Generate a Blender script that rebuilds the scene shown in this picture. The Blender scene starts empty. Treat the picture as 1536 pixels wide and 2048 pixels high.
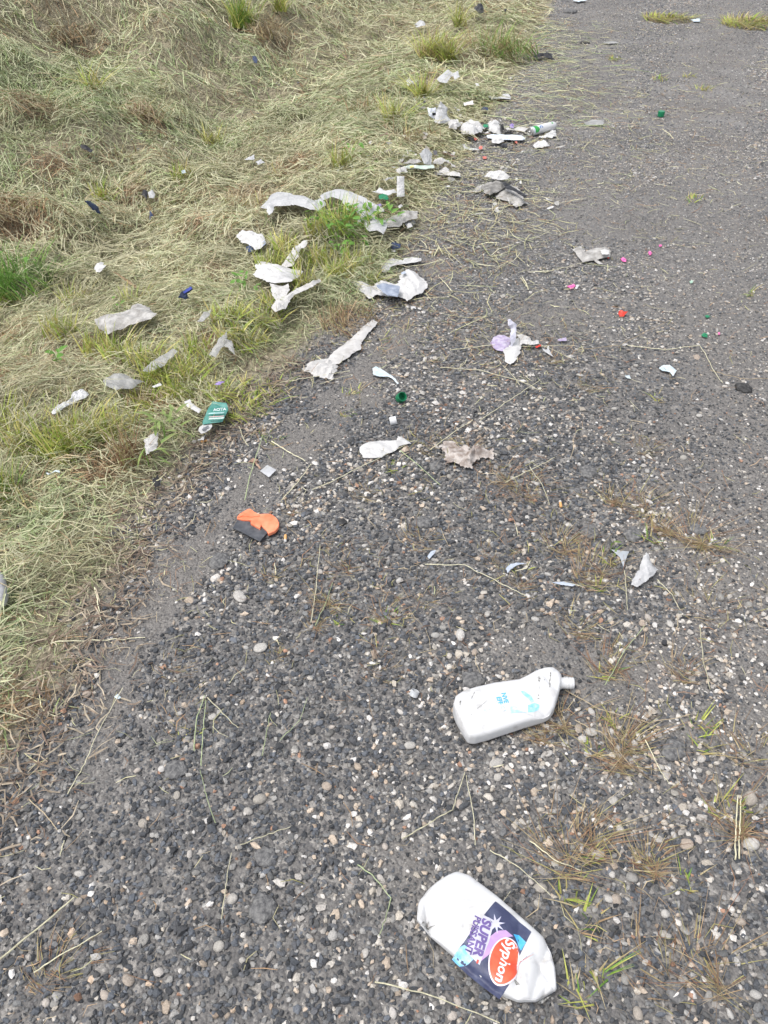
import bpy, math, random
import numpy as np
from mathutils import Vector
from mathutils.geometry import delaunay_2d_cdt

# ------------------------------------------------------------------ camera, light, exposure
scene = bpy.context.scene
COL = scene.collection
CAM_H, PITCH, FPX = 1.5, math.radians(41.0), 1577.0      # eye height (m), downward pitch, focal length in photo pixels
cam_d = bpy.data.cameras.new('camera')
cam_d.sensor_fit = 'VERTICAL'
cam_d.sensor_height = 24.0
cam_d.lens = 24.0 * FPX / 2048.0
cam_d.clip_start, cam_d.clip_end = 0.02, 1000.0
cam = bpy.data.objects.new('camera', cam_d)
COL.objects.link(cam)
cam.location = (0, 0, CAM_H)
cam.rotation_euler = (math.pi / 2 - PITCH, 0, 0)
scene.camera = cam

SUN_EL, SUN_AZ = math.radians(66), math.radians(-115)
world = bpy.data.worlds.new('World')
scene.world = world
world.use_nodes = True
wt = world.node_tree
wt.nodes.clear()
w_out = wt.nodes.new('ShaderNodeOutputWorld')
w_bg = wt.nodes.new('ShaderNodeBackground')
w_hs = wt.nodes.new('ShaderNodeHueSaturation')
w_sky = wt.nodes.new('ShaderNodeTexSky')
w_sky.sky_type = 'NISHITA'
w_sky.sun_disc = False
w_sky.sun_elevation = SUN_EL
w_sky.sun_rotation = SUN_AZ
w_sky.dust_density = 4.0
w_hs.inputs['Saturation'].default_value = 0.38          # overcast: nearly grey sky
wt.links.new(w_sky.outputs[0], w_hs.inputs['Color'])
wt.links.new(w_hs.outputs[0], w_bg.inputs[0])
w_bg.inputs[1].default_value = 0.15
wt.links.new(w_bg.outputs[0], w_out.inputs[0])
sun_d = bpy.data.lights.new('sun', 'SUN')
sun_d.energy = 1.0
sun_d.angle = math.radians(28)
sun_d.color = (1.0, 0.965, 0.92)
sun = bpy.data.objects.new('sun', sun_d)
COL.objects.link(sun)
sd = Vector((math.sin(SUN_AZ) * math.cos(SUN_EL), math.cos(SUN_AZ) * math.cos(SUN_EL), math.sin(SUN_EL)))
sun.rotation_euler = sd.to_track_quat('Z', 'Y').to_euler()
sun.location = (0, 0, 6)
scene.view_settings.view_transform = 'Standard'
scene.view_settings.look = 'None'
scene.view_settings.gamma = 1.0
scene.view_settings.use_curve_mapping = False
scene.view_settings.exposure = 0.72
scene.cycles.max_bounces = 6
scene.cycles.transparent_max_bounces = 8

rng = np.random.default_rng(7)
random.seed(7)

# ------------------------------------------------------------------ noise and terrain
def _hash(i, j, s):
    n = (i.astype(np.int64) * 374761393 + j.astype(np.int64) * 668265263 + s * 1442695041) & 0xFFFFFFFF
    n = ((n ^ (n >> 13)) * 1274126177) & 0xFFFFFFFF
    return ((n ^ (n >> 16)) & 0xFFFFFF) / float(0xFFFFFF)

def vnoise(x, y, s=0):
    x = np.asarray(x, float); y = np.asarray(y, float)
    i = np.floor(x); j = np.floor(y)
    fx = x - i; fy = y - j
    fx = fx * fx * (3 - 2 * fx); fy = fy * fy * (3 - 2 * fy)
    a = _hash(i, j, s); b = _hash(i + 1, j, s); c = _hash(i, j + 1, s); d = _hash(i + 1, j + 1, s)
    return (a * (1 - fx) + b * fx) * (1 - fy) + (c * (1 - fx) + d * fx) * fy

def fbm(x, y, s=0, o=3):
    t = 0; a = 0.5; tot = 0
    for k in range(o):
        t = t + a * vnoise(x * 2 ** k, y * 2 ** k, s + 17 * k); tot += a; a *= .5
    return t / tot

def sstep(a, b, x):
    t = np.clip((np.asarray(x, float) - a) / (b - a), 0, 1)
    return t * t * (3 - 2 * t)

def ray(u, v):
    cx, cy = (u - 768.0) / FPX, (1024.0 - v) / FPX
    s, c = math.sin(PITCH), math.cos(PITCH)
    return np.array([cx, c + cy * s, -s + cy * c])

def flat(u, v, z=0.0):                     # a measured photo point laid on the level road
    d = ray(u, v); t = (CAM_H - z) / -d[2]
    return d[0] * t, d[1] * t

# edge between gravel and mown verge, in metres on the ground
EDGE_PX = [(-260, 1900), (-60, 1660), (60, 1540), (150, 1400), (205, 1260), (290, 1110), (350, 990), (450, 890), (540, 800), (620, 710), (720, 640), (800, 570),
           (850, 480), (900, 400), (935, 330), (990, 250), (1050, 150), (1085, 70), (1120, 0)]
EDGE = np.array([flat(*p) for p in EDGE_PX])
EDGE = np.vstack([[EDGE[0][0] - 1.0, -3.0], EDGE, [EDGE[-1][0] + 1.5, 16], [EDGE[-1][0] + 30, 150]])

def edge_x(y):
    return np.interp(y, EDGE[:, 1], EDGE[:, 0])

def vdist(x, y):                            # metres into the verge (negative: on the road)
    return (edge_x(y) - np.asarray(x, float)) * 0.86

def height(x, y):
    x = np.asarray(x, float); y = np.asarray(y, float)
    d = vdist(x, y)
    z = 0.025 * sstep(0, .35, d) - 0.15 * sstep(.5, 1.5, d)                         # verge falls to a shallow ditch,
    z = z + 1.7 * (1 - np.exp(-np.clip(d - 1.55, 0, 30) * .40 / 1.7)) * sstep(1.4, 2.3, d)   # then a bank rises
    z = z + sstep(.9, 2.2, d) * (0.30 * (fbm(x * .9 + 3, y * .9, 15, 2) - .5) + .30 * (fbm(x * 2.3, y * 2.3, 16, 2) - .5))
    z = z + sstep(0, .4, d) * (0.14 * (fbm(x * 1.7, y * 1.7, 3) - .5) + 0.13 * (fbm(x * 5, y * 5, 9) - .5))
    z = z + 0.02 * (fbm(x * 1.1, y * 1.1, 5) - .5) * sstep(-.05, -.4, d)
    return z

_TS = np.concatenate([np.linspace(1.0, 6, 260), np.linspace(6.03, 40, 500)])
def ground(u, v, h=0.0):                    # where a measured point meets the ground (or h above it)
    d = ray(u, v); o = np.array([0, 0, CAM_H])
    P = o + d[None] * _TS[:, None]
    b = np.nonzero(P[:, 2] - height(P[:, 0], P[:, 1]) - h < 0)[0]
    k = int(b[0]) if len(b) else len(_TS) - 1
    lo, hi = _TS[max(k - 1, 0)], _TS[k]
    for _ in range(3):
        T = np.linspace(lo, hi, 17); P = o + d[None] * T[:, None]
        b = np.nonzero(P[:, 2] - height(P[:, 0], P[:, 1]) - h < 0)[0]
        k = int(b[0]) if len(b) else 16
        lo, hi = T[max(k - 1, 0)], T[k]
    return o + d * hi

def seg_dist(x, y, line):
    best = np.full(np.shape(x), 1e9)
    for (ax, ay), (bx, by) in zip(line[:-1], line[1:]):
        dx, dy = bx - ax, by - ay
        t = np.clip(((x - ax) * dx + (y - ay) * dy) / (dx * dx + dy * dy + 1e-12), 0, 1)
        best = np.minimum(best, np.hypot(x - ax - t * dx, y - ay - t * dy))
    return best

RUT = [flat(*p) for p in [(20, 1990), (60, 1850), (130, 1740), (200, 1500), (300, 1250), (390, 1100), (560, 910), (640, 850), (740, 750), (880, 530)]]
LANE = [flat(*p) for p in [(1750, 1500), (1580, 1100), (1480, 850), (1440, 600), (1400, 350), (1420, 150), (1460, 0)]]
LANE2 = [flat(*p) for p in [(1180, 420), (1160, 250), (1170, 120), (1200, 0)]]
PATCHES = [(flat(1180, 430), .45), (flat(1240, 1350), .10), (flat(1060, 1290), .09), (flat(820, 1720), .08), (flat(1130, 640), .2)]

def dust(x, y):                             # bare trodden dirt, few stones
    n = fbm(x * 9, y * 9, 21)
    m = sstep(.10, .0, seg_dist(x, y, RUT) + (n - .5) * .2 + (fbm(x * 30, y * 30, 25) - .5) * .12) * sstep(.30, .55, fbm(x * 3.1, y * 3.1, 23))
    m = np.maximum(m, .6 * sstep(.55, .1, seg_dist(x, y, LANE) + (n - .5) * .6 + (fbm(x * 24, y * 24, 26) - .5) * .4))
    m = np.maximum(m, .55 * sstep(.6, .1, seg_dist(x, y, LANE2) + (n - .5) * .5))
    for (px, py), r in PATCHES:
        m = np.maximum(m, .7 * sstep(r * 1.5, r * .3, np.hypot(x - px, y - py) + (n - .5) * r * 1.5))
    return m

# ------------------------------------------------------------------ mesh helpers
def np_mesh(name, verts, faces, col=None, smooth=False):
    verts = np.ascontiguousarray(verts, np.float32); faces = np.ascontiguousarray(faces, np.int32)
    me = bpy.data.meshes.new(name)
    nf, k = faces.shape
    me.vertices.add(len(verts)); me.vertices.foreach_set('co', verts.ravel())
    me.loops.add(nf * k); me.loops.foreach_set('vertex_index', faces.ravel())
    me.polygons.add(nf); me.polygons.foreach_set('loop_start', np.arange(0, nf * k, k, dtype=np.int32))
    me.update(calc_edges=True)
    me.polygons.foreach_set('use_smooth', np.full(nf, smooth, bool))
    if col is not None:
        at = me.attributes.new('col', 'FLOAT_COLOR', 'POINT')
        c = np.ones((len(verts), 4), np.float32); c[:, :3] = col
        at.data.foreach_set('color', c.ravel())
    return me

def link(name, me, mat=None, parent=None, loc=None):
    o = bpy.data.objects.new(name, me)
    COL.objects.link(o)
    if mat is not None and not me.materials: me.materials.append(mat)
    if parent is not None: o.parent = parent
    if loc is not None: o.location = loc
    return o

def tag(o, label, cat, group=None):
    o['label'] = label; o['category'] = cat; o['kind'] = 'thing'
    if group: o['group'] = group
    return o

def empty(name, loc, rz=0.0):
    o = bpy.data.objects.new(name, None); COL.objects.link(o)
    o.location = loc; o.rotation_euler = (0, 0, rz); o.empty_display_size = .02
    return o

def poly_mesh(name, vs, fs, smooth=True):
    me = bpy.data.meshes.new(name); me.from_pydata([tuple(map(float, v)) for v in vs], [], [tuple(map(int, f)) for f in fs])
    me.update()
    me.polygons.foreach_set('use_smooth', [smooth] * len(me.polygons))
    return me

# ------------------------------------------------------------------ materials
def new_mat(name):
    m = bpy.data.materials.new(name); m.use_nodes = True
    nt = m.node_tree
    return m, nt, nt.nodes['Principled BSDF'], nt.nodes['Material Output']

def N(nt, t, **kw):
    n = nt.nodes.new(t)
    for k, v in kw.items(): setattr(n, k, v)
    return n

def rgba(c): return (c[0], c[1], c[2], 1.0)

def surf(name, c1, c2=None, scale=25., rough=.6, bump=.0, bscale=60., detail=5., lo=.4, hi=.65, alpha=1.0, sss=0., trans=0.):
    """Two-tone noise surface with fine relief; object coordinates."""
    m, nt, b, out = new_mat(name)
    tc = N(nt, 'ShaderNodeTexCoord')
    b.inputs['Roughness'].default_value = rough
    b.inputs['Specular IOR Level'].default_value = .35
    if c2 is not None:
        no = N(nt, 'ShaderNodeTexNoise'); no.inputs['Scale'].default_value = scale; no.inputs['Detail'].default_value = detail
        nt.links.new(tc.outputs['Object'], no.inputs['Vector'])
        r = N(nt, 'ShaderNodeValToRGB'); r.color_ramp.elements[0].position = lo; r.color_ramp.elements[1].position = hi
        r.color_ramp.elements[0].color = rgba(c1); r.color_ramp.elements[1].color = rgba(c2)
        nt.links.new(no.outputs[0], r.inputs[0]); nt.links.new(r.outputs[0], b.inputs['Base Color'])
    else:
        b.inputs['Base Color'].default_value = rgba(c1)
    if bump:
        n2 = N(nt, 'ShaderNodeTexNoise'); n2.inputs['Scale'].default_value = bscale; n2.inputs['Detail'].default_value = 4
        nt.links.new(tc.outputs['Object'], n2.inputs['Vector'])
        bp = N(nt, 'ShaderNodeBump'); bp.inputs['Strength'].default_value = bump; bp.inputs['Distance'].default_value = .004
        nt.links.new(n2.outputs[0], bp.inputs['Height']); nt.links.new(bp.outputs[0], b.inputs['Normal'])
    last = b.outputs[0]
    if trans:                                # thin film lets light through
        tr = N(nt, 'ShaderNodeBsdfTranslucent'); tr.inputs[0].default_value = rgba(c2 or c1)
        mx = N(nt, 'ShaderNodeMixShader'); mx.inputs[0].default_value = trans
        nt.links.new(last, mx.inputs[1]); nt.links.new(tr.outputs[0], mx.inputs[2]); last = mx.outputs[0]
    if alpha < 1:
        tp = N(nt, 'ShaderNodeBsdfTransparent')
        mx = N(nt, 'ShaderNodeMixShader'); mx.inputs[0].default_value = alpha
        nt.links.new(tp.outputs[0], mx.inputs[1]); nt.links.new(last, mx.inputs[2]); last = mx.outputs[0]
    nt.links.new(last, out.inputs[0])
    return m

def attr_mat(name, rough=.75, trans=0., bump=0., bscale=300., spec=.25):
    """Each piece carries its own colour in the attribute col."""
    m, nt, b, out = new_mat(name)
    a = N(nt, 'ShaderNodeAttribute', attribute_name='col')
    tc = N(nt, 'ShaderNodeTexCoord')
    no = N(nt, 'ShaderNodeTexNoise'); no.inputs['Scale'].default_value = bscale; no.inputs['Detail'].default_value = 3
    nt.links.new(tc.outputs['Object'], no.inputs['Vector'])
    mp = N(nt, 'ShaderNodeMapRange'); mp.inputs[1].default_value = .3; mp.inputs[2].default_value = .7
    mp.inputs[3].default_value = .72; mp.inputs[4].default_value = 1.22
    nt.links.new(no.outputs[0], mp.inputs[0])
    mul = N(nt, 'ShaderNodeVectorMath', operation='SCALE')
    nt.links.new(a.outputs['Color'], mul.inputs[0]); nt.links.new(mp.outputs[0], mul.inputs['Scale'])
    nt.links.new(mul.outputs[0], b.inputs['Base Color'])
    b.inputs['Roughness'].default_value = rough; b.inputs['Specular IOR Level'].default_value = spec
    if bump:
        bp = N(nt, 'ShaderNodeBump'); bp.inputs['Strength'].default_value = bump; bp.inputs['Distance'].default_value = .002
        nt.links.new(no.outputs[0], bp.inputs['Height']); nt.links.new(bp.outputs[0], b.inputs['Normal'])
    if trans:
        tr = N(nt, 'ShaderNodeBsdfTranslucent'); nt.links.new(mul.outputs[0], tr.inputs[0])
        mx = N(nt, 'ShaderNodeMixShader'); mx.inputs[0].default_value = trans
        nt.links.new(b.outputs[0], mx.inputs[1]); nt.links.new(tr.outputs[0], mx.inputs[2]); nt.links.new(mx.outputs[0], out.inputs[0])
    return m

M_STONE = attr_mat('stone', .85, bump=.5, bscale=350.)
M_STRAW = attr_mat('straw', .6, trans=.12, bscale=90.)
M_BLADE = attr_mat('blade', .55, trans=.3, bscale=60.)

# ------------------------------------------------------------------ ground sheet
def ground_material():
    m, nt, b, out = new_mat('ground')
    L = nt.links.new
    tc = N(nt, 'ShaderNodeTexCoord'); P = tc.outputs['Object']
    am = N(nt, 'ShaderNodeAttribute', attribute_name='mask')          # r verge, g trodden dirt, b distance into coarse stones
    sp = N(nt, 'ShaderNodeSeparateColor'); L(am.outputs['Color'], sp.inputs[0])
    def vor(scale):
        v = N(nt, 'ShaderNodeTexVoronoi'); v.inputs['Scale'].default_value = scale
        L(P, v.inputs['Vector']); return v
    def stones(v, stops):
        s = N(nt, 'ShaderNodeSeparateColor'); L(v.outputs['Color'], s.inputs[0])
        r = N(nt, 'ShaderNodeValToRGB'); r.color_ramp.interpolation = 'CONSTANT'
        el = r.color_ramp.elements
        while len(el) < len(stops): el.new(.5)
        for e, (p, c) in zip(el, stops): e.position = p; e.color = rgba(c)
        L(s.outputs[0], r.inputs[0]); return r
    v1, v2 = vor(150.), vor(62.)
    stops = [(0, (.112, .111, .113)), (.3, (.158, .154, .150)), (.55, (.095, .096, .101)), (.72, (.215, .207, .197)), (.86, (.37, .353, .325)), (.95, (.50, .475, .44))]
    c1, c2 = stones(v1, stops), stones(v2, stops)
    big = N(nt, 'ShaderNodeTexNoise'); big.inputs['Scale'].default_value = 2.2; big.inputs['Detail'].default_value = 6; L(P, big.inputs['Vector'])
    mixs = N(nt, 'ShaderNodeMix', data_type='RGBA'); L(c1.outputs[0], mixs.inputs[6]); L(c2.outputs[0], mixs.inputs[7])
    rr = N(nt, 'ShaderNodeValToRGB'); rr.color_ramp.elements[0].position = .45; rr.color_ramp.elements[1].position = .6
    L(v1.outputs['Distance'], rr.inputs[0]); mixs.inputs[0].default_value = .5
    # fine dirt
    fn = N(nt, 'ShaderNodeTexNoise'); fn.inputs['Scale'].default_value = 220.; fn.inputs['Detail'].default_value = 6; L(P, fn.inputs['Vector'])
    dr = N(nt, 'ShaderNodeValToRGB'); dr.color_ramp.elements[0].position = .35; dr.color_ramp.elements[1].position = .72
    dr.color_ramp.elements[0].color = rgba((.125, .117, .109)); dr.color_ramp.elements[1].color = rgba((.275, .262, .247)); L(fn.outputs[0], dr.inputs[0])
    road = N(nt, 'ShaderNodeMix', data_type='RGBA'); L(mixs.outputs[2], road.inputs[6]); L(dr.outputs[0], road.inputs[7])
    mr = N(nt, 'ShaderNodeMapRange'); mr.inputs[1].default_value = .0; mr.inputs[2].default_value = 1.; mr.inputs[3].default_value = .35; mr.inputs[4].default_value = .95
    L(sp.outputs[1], mr.inputs[0]); L(mr.outputs[0], road.inputs[0])
    # pale dust film in broad patches
    pd = N(nt, 'ShaderNodeMix', data_type='RGBA'); pd.inputs[7].default_value = rgba((.33, .327, .32))
    pr = N(nt, 'ShaderNodeMapRange'); pr.inputs[1].default_value = .4; pr.inputs[2].default_value = .7; pr.inputs[3].default_value = .0; pr.inputs[4].default_value = .32
    L(big.outputs[0], pr.inputs[0]); pm = N(nt, 'ShaderNodeMath', operation='MULTIPLY'); L(pr.outputs[0], pm.inputs[0]); L(sp.outputs[2], pm.inputs[1])
    L(pm.outputs[0], pd.inputs[0]); L(road.outputs[2], pd.inputs[6])
    # verge: soil and rotted cuttings
    sn = N(nt, 'ShaderNodeTexNoise'); sn.inputs['Scale'].default_value = 55.; sn.inputs['Detail'].default_value = 8; L(P, sn.inputs['Vector'])
    sr = N(nt, 'ShaderNodeValToRGB'); sr.color_ramp.elements[0].position = .3; sr.color_ramp.elements[1].position = .7
    sr.color_ramp.elements[0].color = rgba((.14, .12, .085)); sr.color_ramp.elements[1].color = rgba((.40, .36, .25)); L(sn.outputs[0], sr.inputs[0])
    fin = N(nt, 'ShaderNodeMix', data_type='RGBA'); L(sp.outputs[0], fin.inputs[0]); L(pd.outputs[2], fin.inputs[6]); L(sr.outputs[0], fin.inputs[7])
    L(fin.outputs[2], b.inputs['Base Color']); b.inputs['Roughness'].default_value = .95; b.inputs['Specular IOR Level'].default_value = .15
    hm = N(nt, 'ShaderNodeMath', operation='MULTIPLY'); hm.inputs[1].default_value = -.006; L(v1.outputs['Distance'], hm.inputs[0])
    h2 = N(nt, 'ShaderNodeMath', operation='MULTIPLY_ADD'); h2.inputs[1].default_value = -.010; L(v2.outputs['Distance'], h2.inputs[0]); L(hm.outputs[0], h2.inputs[2])
    h3 = N(nt, 'ShaderNodeMath', operation='MULTIPLY_ADD'); h3.inputs[1].default_value = .004; L(fn.outputs[0], h3.inputs[0]); L(h2.outputs[0], h3.inputs[2])
    bp = N(nt, 'ShaderNodeBump'); bp.inputs['Strength'].default_value = .7; bp.inputs['Distance'].default_value = 1.
    L(h3.outputs[0], bp.inputs['Height']); L(bp.outputs[0], b.inputs['Normal'])
    return m

def axis(lo, hi, step, far):
    a = np.arange(lo, hi + 1e-6, step)
    g = step * np.cumsum(1.25 ** np.arange(1, 60)); g = g[g < far]
    return np.concatenate([lo - g[::-1], a, hi + g])

def build_ground():
    xs, ys = axis(-6, 4, .055, 150), axis(0, 12, .055, 200)
    X, Y = np.meshgrid(xs, ys); nx, ny = len(xs), len(ys)
    Z = height(X, Y)
    idx = np.arange(nx * ny).reshape(ny, nx)
    F = np.stack([idx[:-1, :-1], idx[:-1, 1:], idx[1:, 1:], idx[1:, :-1]], -1).reshape(-1, 4)
    me = np_mesh('ground', np.stack([X, Y, Z], -1).reshape(-1, 3), F, smooth=True)
    at = me.attributes.new('mask', 'FLOAT_COLOR', 'POINT')
    c = np.ones((nx * ny, 4), np.float32)
    d = vdist(X, Y) + (fbm(X * 7, Y * 7, 4) - .5) * .18
    c[:, 0] = sstep(-.02, .14, d).ravel(); c[:, 1] = dust(X, Y).ravel(); c[:, 2] = sstep(1.8, 6, Y).ravel()
    at.data.foreach_set('color', c.ravel())
    o = link('ground', me, ground_material()); o['kind'] = 'structure'
    return o
GROUND = build_ground()

# ------------------------------------------------------------------ gravel
def view_points(n, y0, y1, margin=.3, left=None):
    """n random ground points over the stretch of ground the photograph covers between two distances."""
    y = rng.uniform(y0, y1, n * 3)
    depth = y * math.cos(PITCH) + CAM_H * math.sin(PITCH)
    hw = depth * 768 / FPX + margin
    x = rng.uniform(-1, 1, n * 3) * hw.max()
    k = np.abs(x) < hw
    return x[k], y[k]

ICO_V = None
def ico():
    t = (1 + 5 ** .5) / 2
    v = np.array([(-1, t, 0), (1, t, 0), (-1, -t, 0), (1, -t, 0), (0, -1, t), (0, 1, t), (0, -1, -t), (0, 1, -t), (t, 0, -1), (t, 0, 1), (-t, 0, -1), (-t, 0, 1)], float)
    v /= np.linalg.norm(v[0])
    f = np.array([(0, 11, 5), (0, 5, 1), (0, 1, 7), (0, 7, 10), (0, 10, 11), (1, 5, 9), (5, 11, 4), (11, 10, 2), (10, 7, 6), (7, 1, 8), (3, 9, 4), (3, 4, 2), (3, 2, 6), (3, 6, 8), (3, 8, 9), (4, 9, 5), (2, 4, 11), (6, 2, 10), (8, 6, 7), (9, 8, 1)])
    return v, f
def octa():
    v = np.array([(1, 0, 0), (-1, 0, 0), (0, 1, 0), (0, -1, 0), (0, 0, 1), (0, 0, -1)], float)
    f = np.array([(0, 2, 4), (2, 1, 4), (1, 3, 4), (3, 0, 4), (2, 0, 5), (1, 2, 5), (3, 1, 5), (0, 3, 5)])
    return v, f

def stone_cloud(x, y, size, base, jit):
    V, F = base; n, k = len(x), len(V)
    r = 1 + rng.uniform(-jit, jit, (n, k))
    S = np.stack([size * rng.uniform(.8, 1.3, n), size * rng.uniform(.65, 1., n), size * rng.uniform(.45, .75, n)], -1) * .5
    P = V[None] * r[..., None] * S[:, None, :]
    tl = rng.normal(0, .25, n); c, s = np.cos(tl)[:, None], np.sin(tl)[:, None]
    P = np.stack([P[..., 0], P[..., 1] * c - P[..., 2] * s, P[..., 1] * s + P[..., 2] * c], -1)
    a = rng.uniform(0, 6.283, n); c, s = np.cos(a)[:, None], np.sin(a)[:, None]
    P = np.stack([P[..., 0] * c - P[..., 1] * s, P[..., 0] * s + P[..., 1] * c, P[..., 2]], -1)
    z = height(x, y) + S[:, 2] * rng.uniform(.2, .95, n)
    P = P + np.stack([x, y, z], -1)[:, None, :]
    faces = (F[None] + (np.arange(n) * k)[:, None, None]).reshape(-1, 3)
    return P.reshape(-1, 3), faces

PAL_DARK = np.array([.90, .925, .96]) * np.array([(.085, .087, .091), (.115, .115, .118), (.14, .138, .134), (.10, .106, .115), (.18, .176, .168), (.07, .072, .075), (.125, .132, .143)])
PAL_PALE = 1.1 * np.array([(.44, .41, .365), (.50, .475, .44), (.38, .345, .295), (.32, .30, .275), (.56, .54, .515), (.42, .35, .28)])
PAL_TAN = np.array([(.46, .36, .27), (.34, .27, .21), (.42, .35, .28), (.33, .20, .14)])
def stone_cols(x, y, base):
    n = len(x)
    k = rng.integers(0, len(PAL_DARK), n); c = PAL_DARK[k].copy()
    pale = base - .012 * sstep(.1, -.5, x) + .20 * sstep(.42, .68, fbm(x * 2.1, y * 2.1, 31)) + .10 * sstep(.3, .9, x) * sstep(2.2, 1.2, y) + .10 * sstep(2.5, 5, y)
    q = rng.random(n); m = q < pale
    c[m] = PAL_PALE[rng.integers(0, len(PAL_PALE), m.sum())] * (1 - .22 * sstep(1.8, 4, y[m]))[:, None]
    g = (q > pale) & (q < pale + .10); c[g] = np.array([.28, .272, .258])
    t = (q > pale + .10) & (q < pale + .135); c[t] = PAL_TAN[rng.integers(0, 4, t.sum())]
    k = (.42 * sstep(1.8, 4, y) * ~m)[:, None]
    c = c * (1 - k) + k * np.array([.285, .285, .284])            # dustier farther along the track
    return c * np.where(m, rng.uniform(.85, 1.15, n), rng.uniform(.58, 1.32, n))[:, None], m

def gravel_band(name, n, y0, y1, lo, hi, base, jit, pale):
    x, y = view_points(n * 3, y0, y1, .25)
    d = vdist(x, y) + (fbm(x * 8, y * 8, 13) - .5) * .12
    keep = rng.random(len(x)) < (1 - .6 * dust(x, y)) * (1 - .97 * sstep(-.05, .12, d))
    if y0 > 1: keep &= rng.random(len(x)) < sstep(y0 - .02, y0 + .5, y) * .75 + .25
    if y1 < 6: keep &= rng.random(len(x)) < 1 - sstep(y1 - .6, y1, y)
    x, y = x[keep][:n], y[keep][:n]
    sz = lo + (hi - lo) * rng.beta(1.15, 4.6, len(x))
    c, m = stone_cols(x, y, pale)
    sz = sz * (1 - .5 * dust(x, y)) * np.where(m, rng.uniform(.85, 1.45, len(sz)), 1.)
    big = sz > (np.quantile(sz, .62) if y0 < 1 else 9)
    v, f = stone_cloud(x[~big], y[~big], sz[~big], octa(), min(.42, jit * 1.05)); cc = np.repeat(c[~big], 6, 0)
    if big.any():
        v2, f2 = stone_cloud(x[big], y[big], sz[big], ico(), jit); f = np.vstack([f, f2 + len(v)]); v = np.vstack([v, v2]); cc = np.vstack([cc, np.repeat(c[big], 12, 0)])
    me = np_mesh(name, v, f, cc, smooth=False)
    o = link(name, me, M_STONE); o['kind'] = 'stuff'
    o['label'] = {'gravel': 'loose dark grey gravel with pale stones covering the track', 'fine_gravel': 'fine grey gravel on the middle stretch of the track', 'distant_gravel': 'small grey stones on the far stretch of the track'}[name]
    o['category'] = 'gravel'
    return o
gravel_band('gravel', 60000, .3, 2.5, .0045, .0225, ico(), .40, .03)
gravel_band('fine_gravel', 60000, 1.9, 5.8, .0065, .026, octa(), .28, .03)
gravel_band('distant_gravel', 48000, 4.6, 12.5, .009, .030, octa(), .2, .10)

# larger pebbles one can pick apart: parts of the ground
def pebble_mesh(seed, rough):
    r = np.random.default_rng(seed)
    import bmesh
    bm = bmesh.new(); bmesh.ops.create_icosphere(bm, subdivisions=2, radius=.5)
    off = r.uniform(0, 50, 3)
    pl = [Vector(r.normal(0, 1, 3)).normalized() for _ in range(6)]
    for v in bm.verts:
        for p in pl[:int(6 * rough)]:                      # broken faces
            dd = v.co.dot(p) - .32
            if dd > 0: v.co -= p * dd * .85
        v.co *= 1 + .16 * (float(fbm(v.co.x * 3 + off[0], v.co.y * 3 + v.co.z * 2.3 + off[1], seed)) - .5)
    me = bpy.data.meshes.new('pebble'); bm.to_mesh(me); bm.free()
    me.polygons.foreach_set('use_smooth', [True] * len(me.polygons))
    return me
def pebble_material(name, stops):
    m, nt, b, out = new_mat(name); L = nt.links.new
    oi = N(nt, 'ShaderNodeObjectInfo'); r = N(nt, 'ShaderNodeValToRGB'); el = r.color_ramp.elements
    while len(el) < len(stops): el.new(.5)
    for e, (p, c) in zip(el, stops): e.position = p; e.color = rgba(c)
    L(oi.outputs['Random'], r.inputs[0])
    tc = N(nt, 'ShaderNodeTexCoord'); no = N(nt, 'ShaderNodeTexNoise'); no.inputs['Scale'].default_value = 7.; no.inputs['Detail'].default_value = 8; no.inputs['Roughness'].default_value = .7
    L(tc.outputs['Object'], no.inputs['Vector'])
    mp = N(nt, 'ShaderNodeMapRange'); mp.inputs[1].default_value = .3; mp.inputs[2].default_value = .7; mp.inputs[3].default_value = .62; mp.inputs[4].default_value = 1.15
    L(no.outputs[0], mp.inputs[0]); s = N(nt, 'ShaderNodeVectorMath', operation='SCALE'); L(r.outputs[0], s.inputs[0]); L(mp.outputs[0], s.inputs['Scale'])
    L(s.outputs[0], b.inputs['Base Color']); b.inputs['Roughness'].default_value = .9; b.inputs['Specular IOR Level'].default_value = .2
    bp = N(nt, 'ShaderNodeBump'); bp.inputs['Strength'].default_value = .35; bp.inputs['Distance'].default_value = .15; L(no.outputs[0], bp.inputs['Height']); L(bp.outputs[0], b.inputs['Normal'])
    return m
M_PEB = pebble_material('pale_pebble', [(0, (.44, .42, .385)), (.25, (.52, .50, .47)), (.45, (.38, .355, .315)), (.6, (.42, .35, .29)), (.75, (.56, .545, .52)), (.9, (.31, .30, .28))])
M_PEBD = pebble_material('dark_pebble', [(0, (.06, .062, .068)), (.35, (.10, .10, .10)), (.7, (.075, .085, .10)), (1, (.14, .135, .125))])
PEB = [pebble_mesh(100 + i, (1 + i % 4) / 4.) for i in range(10)]
PEBD = [m.copy() for m in PEB[2:6]]
for m in PEB: m.materials.append(M_PEB)
for m in PEBD: m.materials.append(M_PEBD)
def pebble(x, y, s, dark=False, rz=None, fl=.6):
    me = random.choice(PEBD if dark else PEB)
    o = link('pebble', me, parent=GROUND)
    s = s * 1.0
    o.scale = (s * random.uniform(.95, 1.25), s * random.uniform(.7, .95), s * fl * random.uniform(.75, 1.1))
    o.rotation_euler = (random.gauss(0, .2), random.gauss(0, .2), random.uniform(0, 6.28) if rz is None else rz)
    o.location = (x, y, float(height(x, y)) + o.scale[2] * .28)
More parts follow.
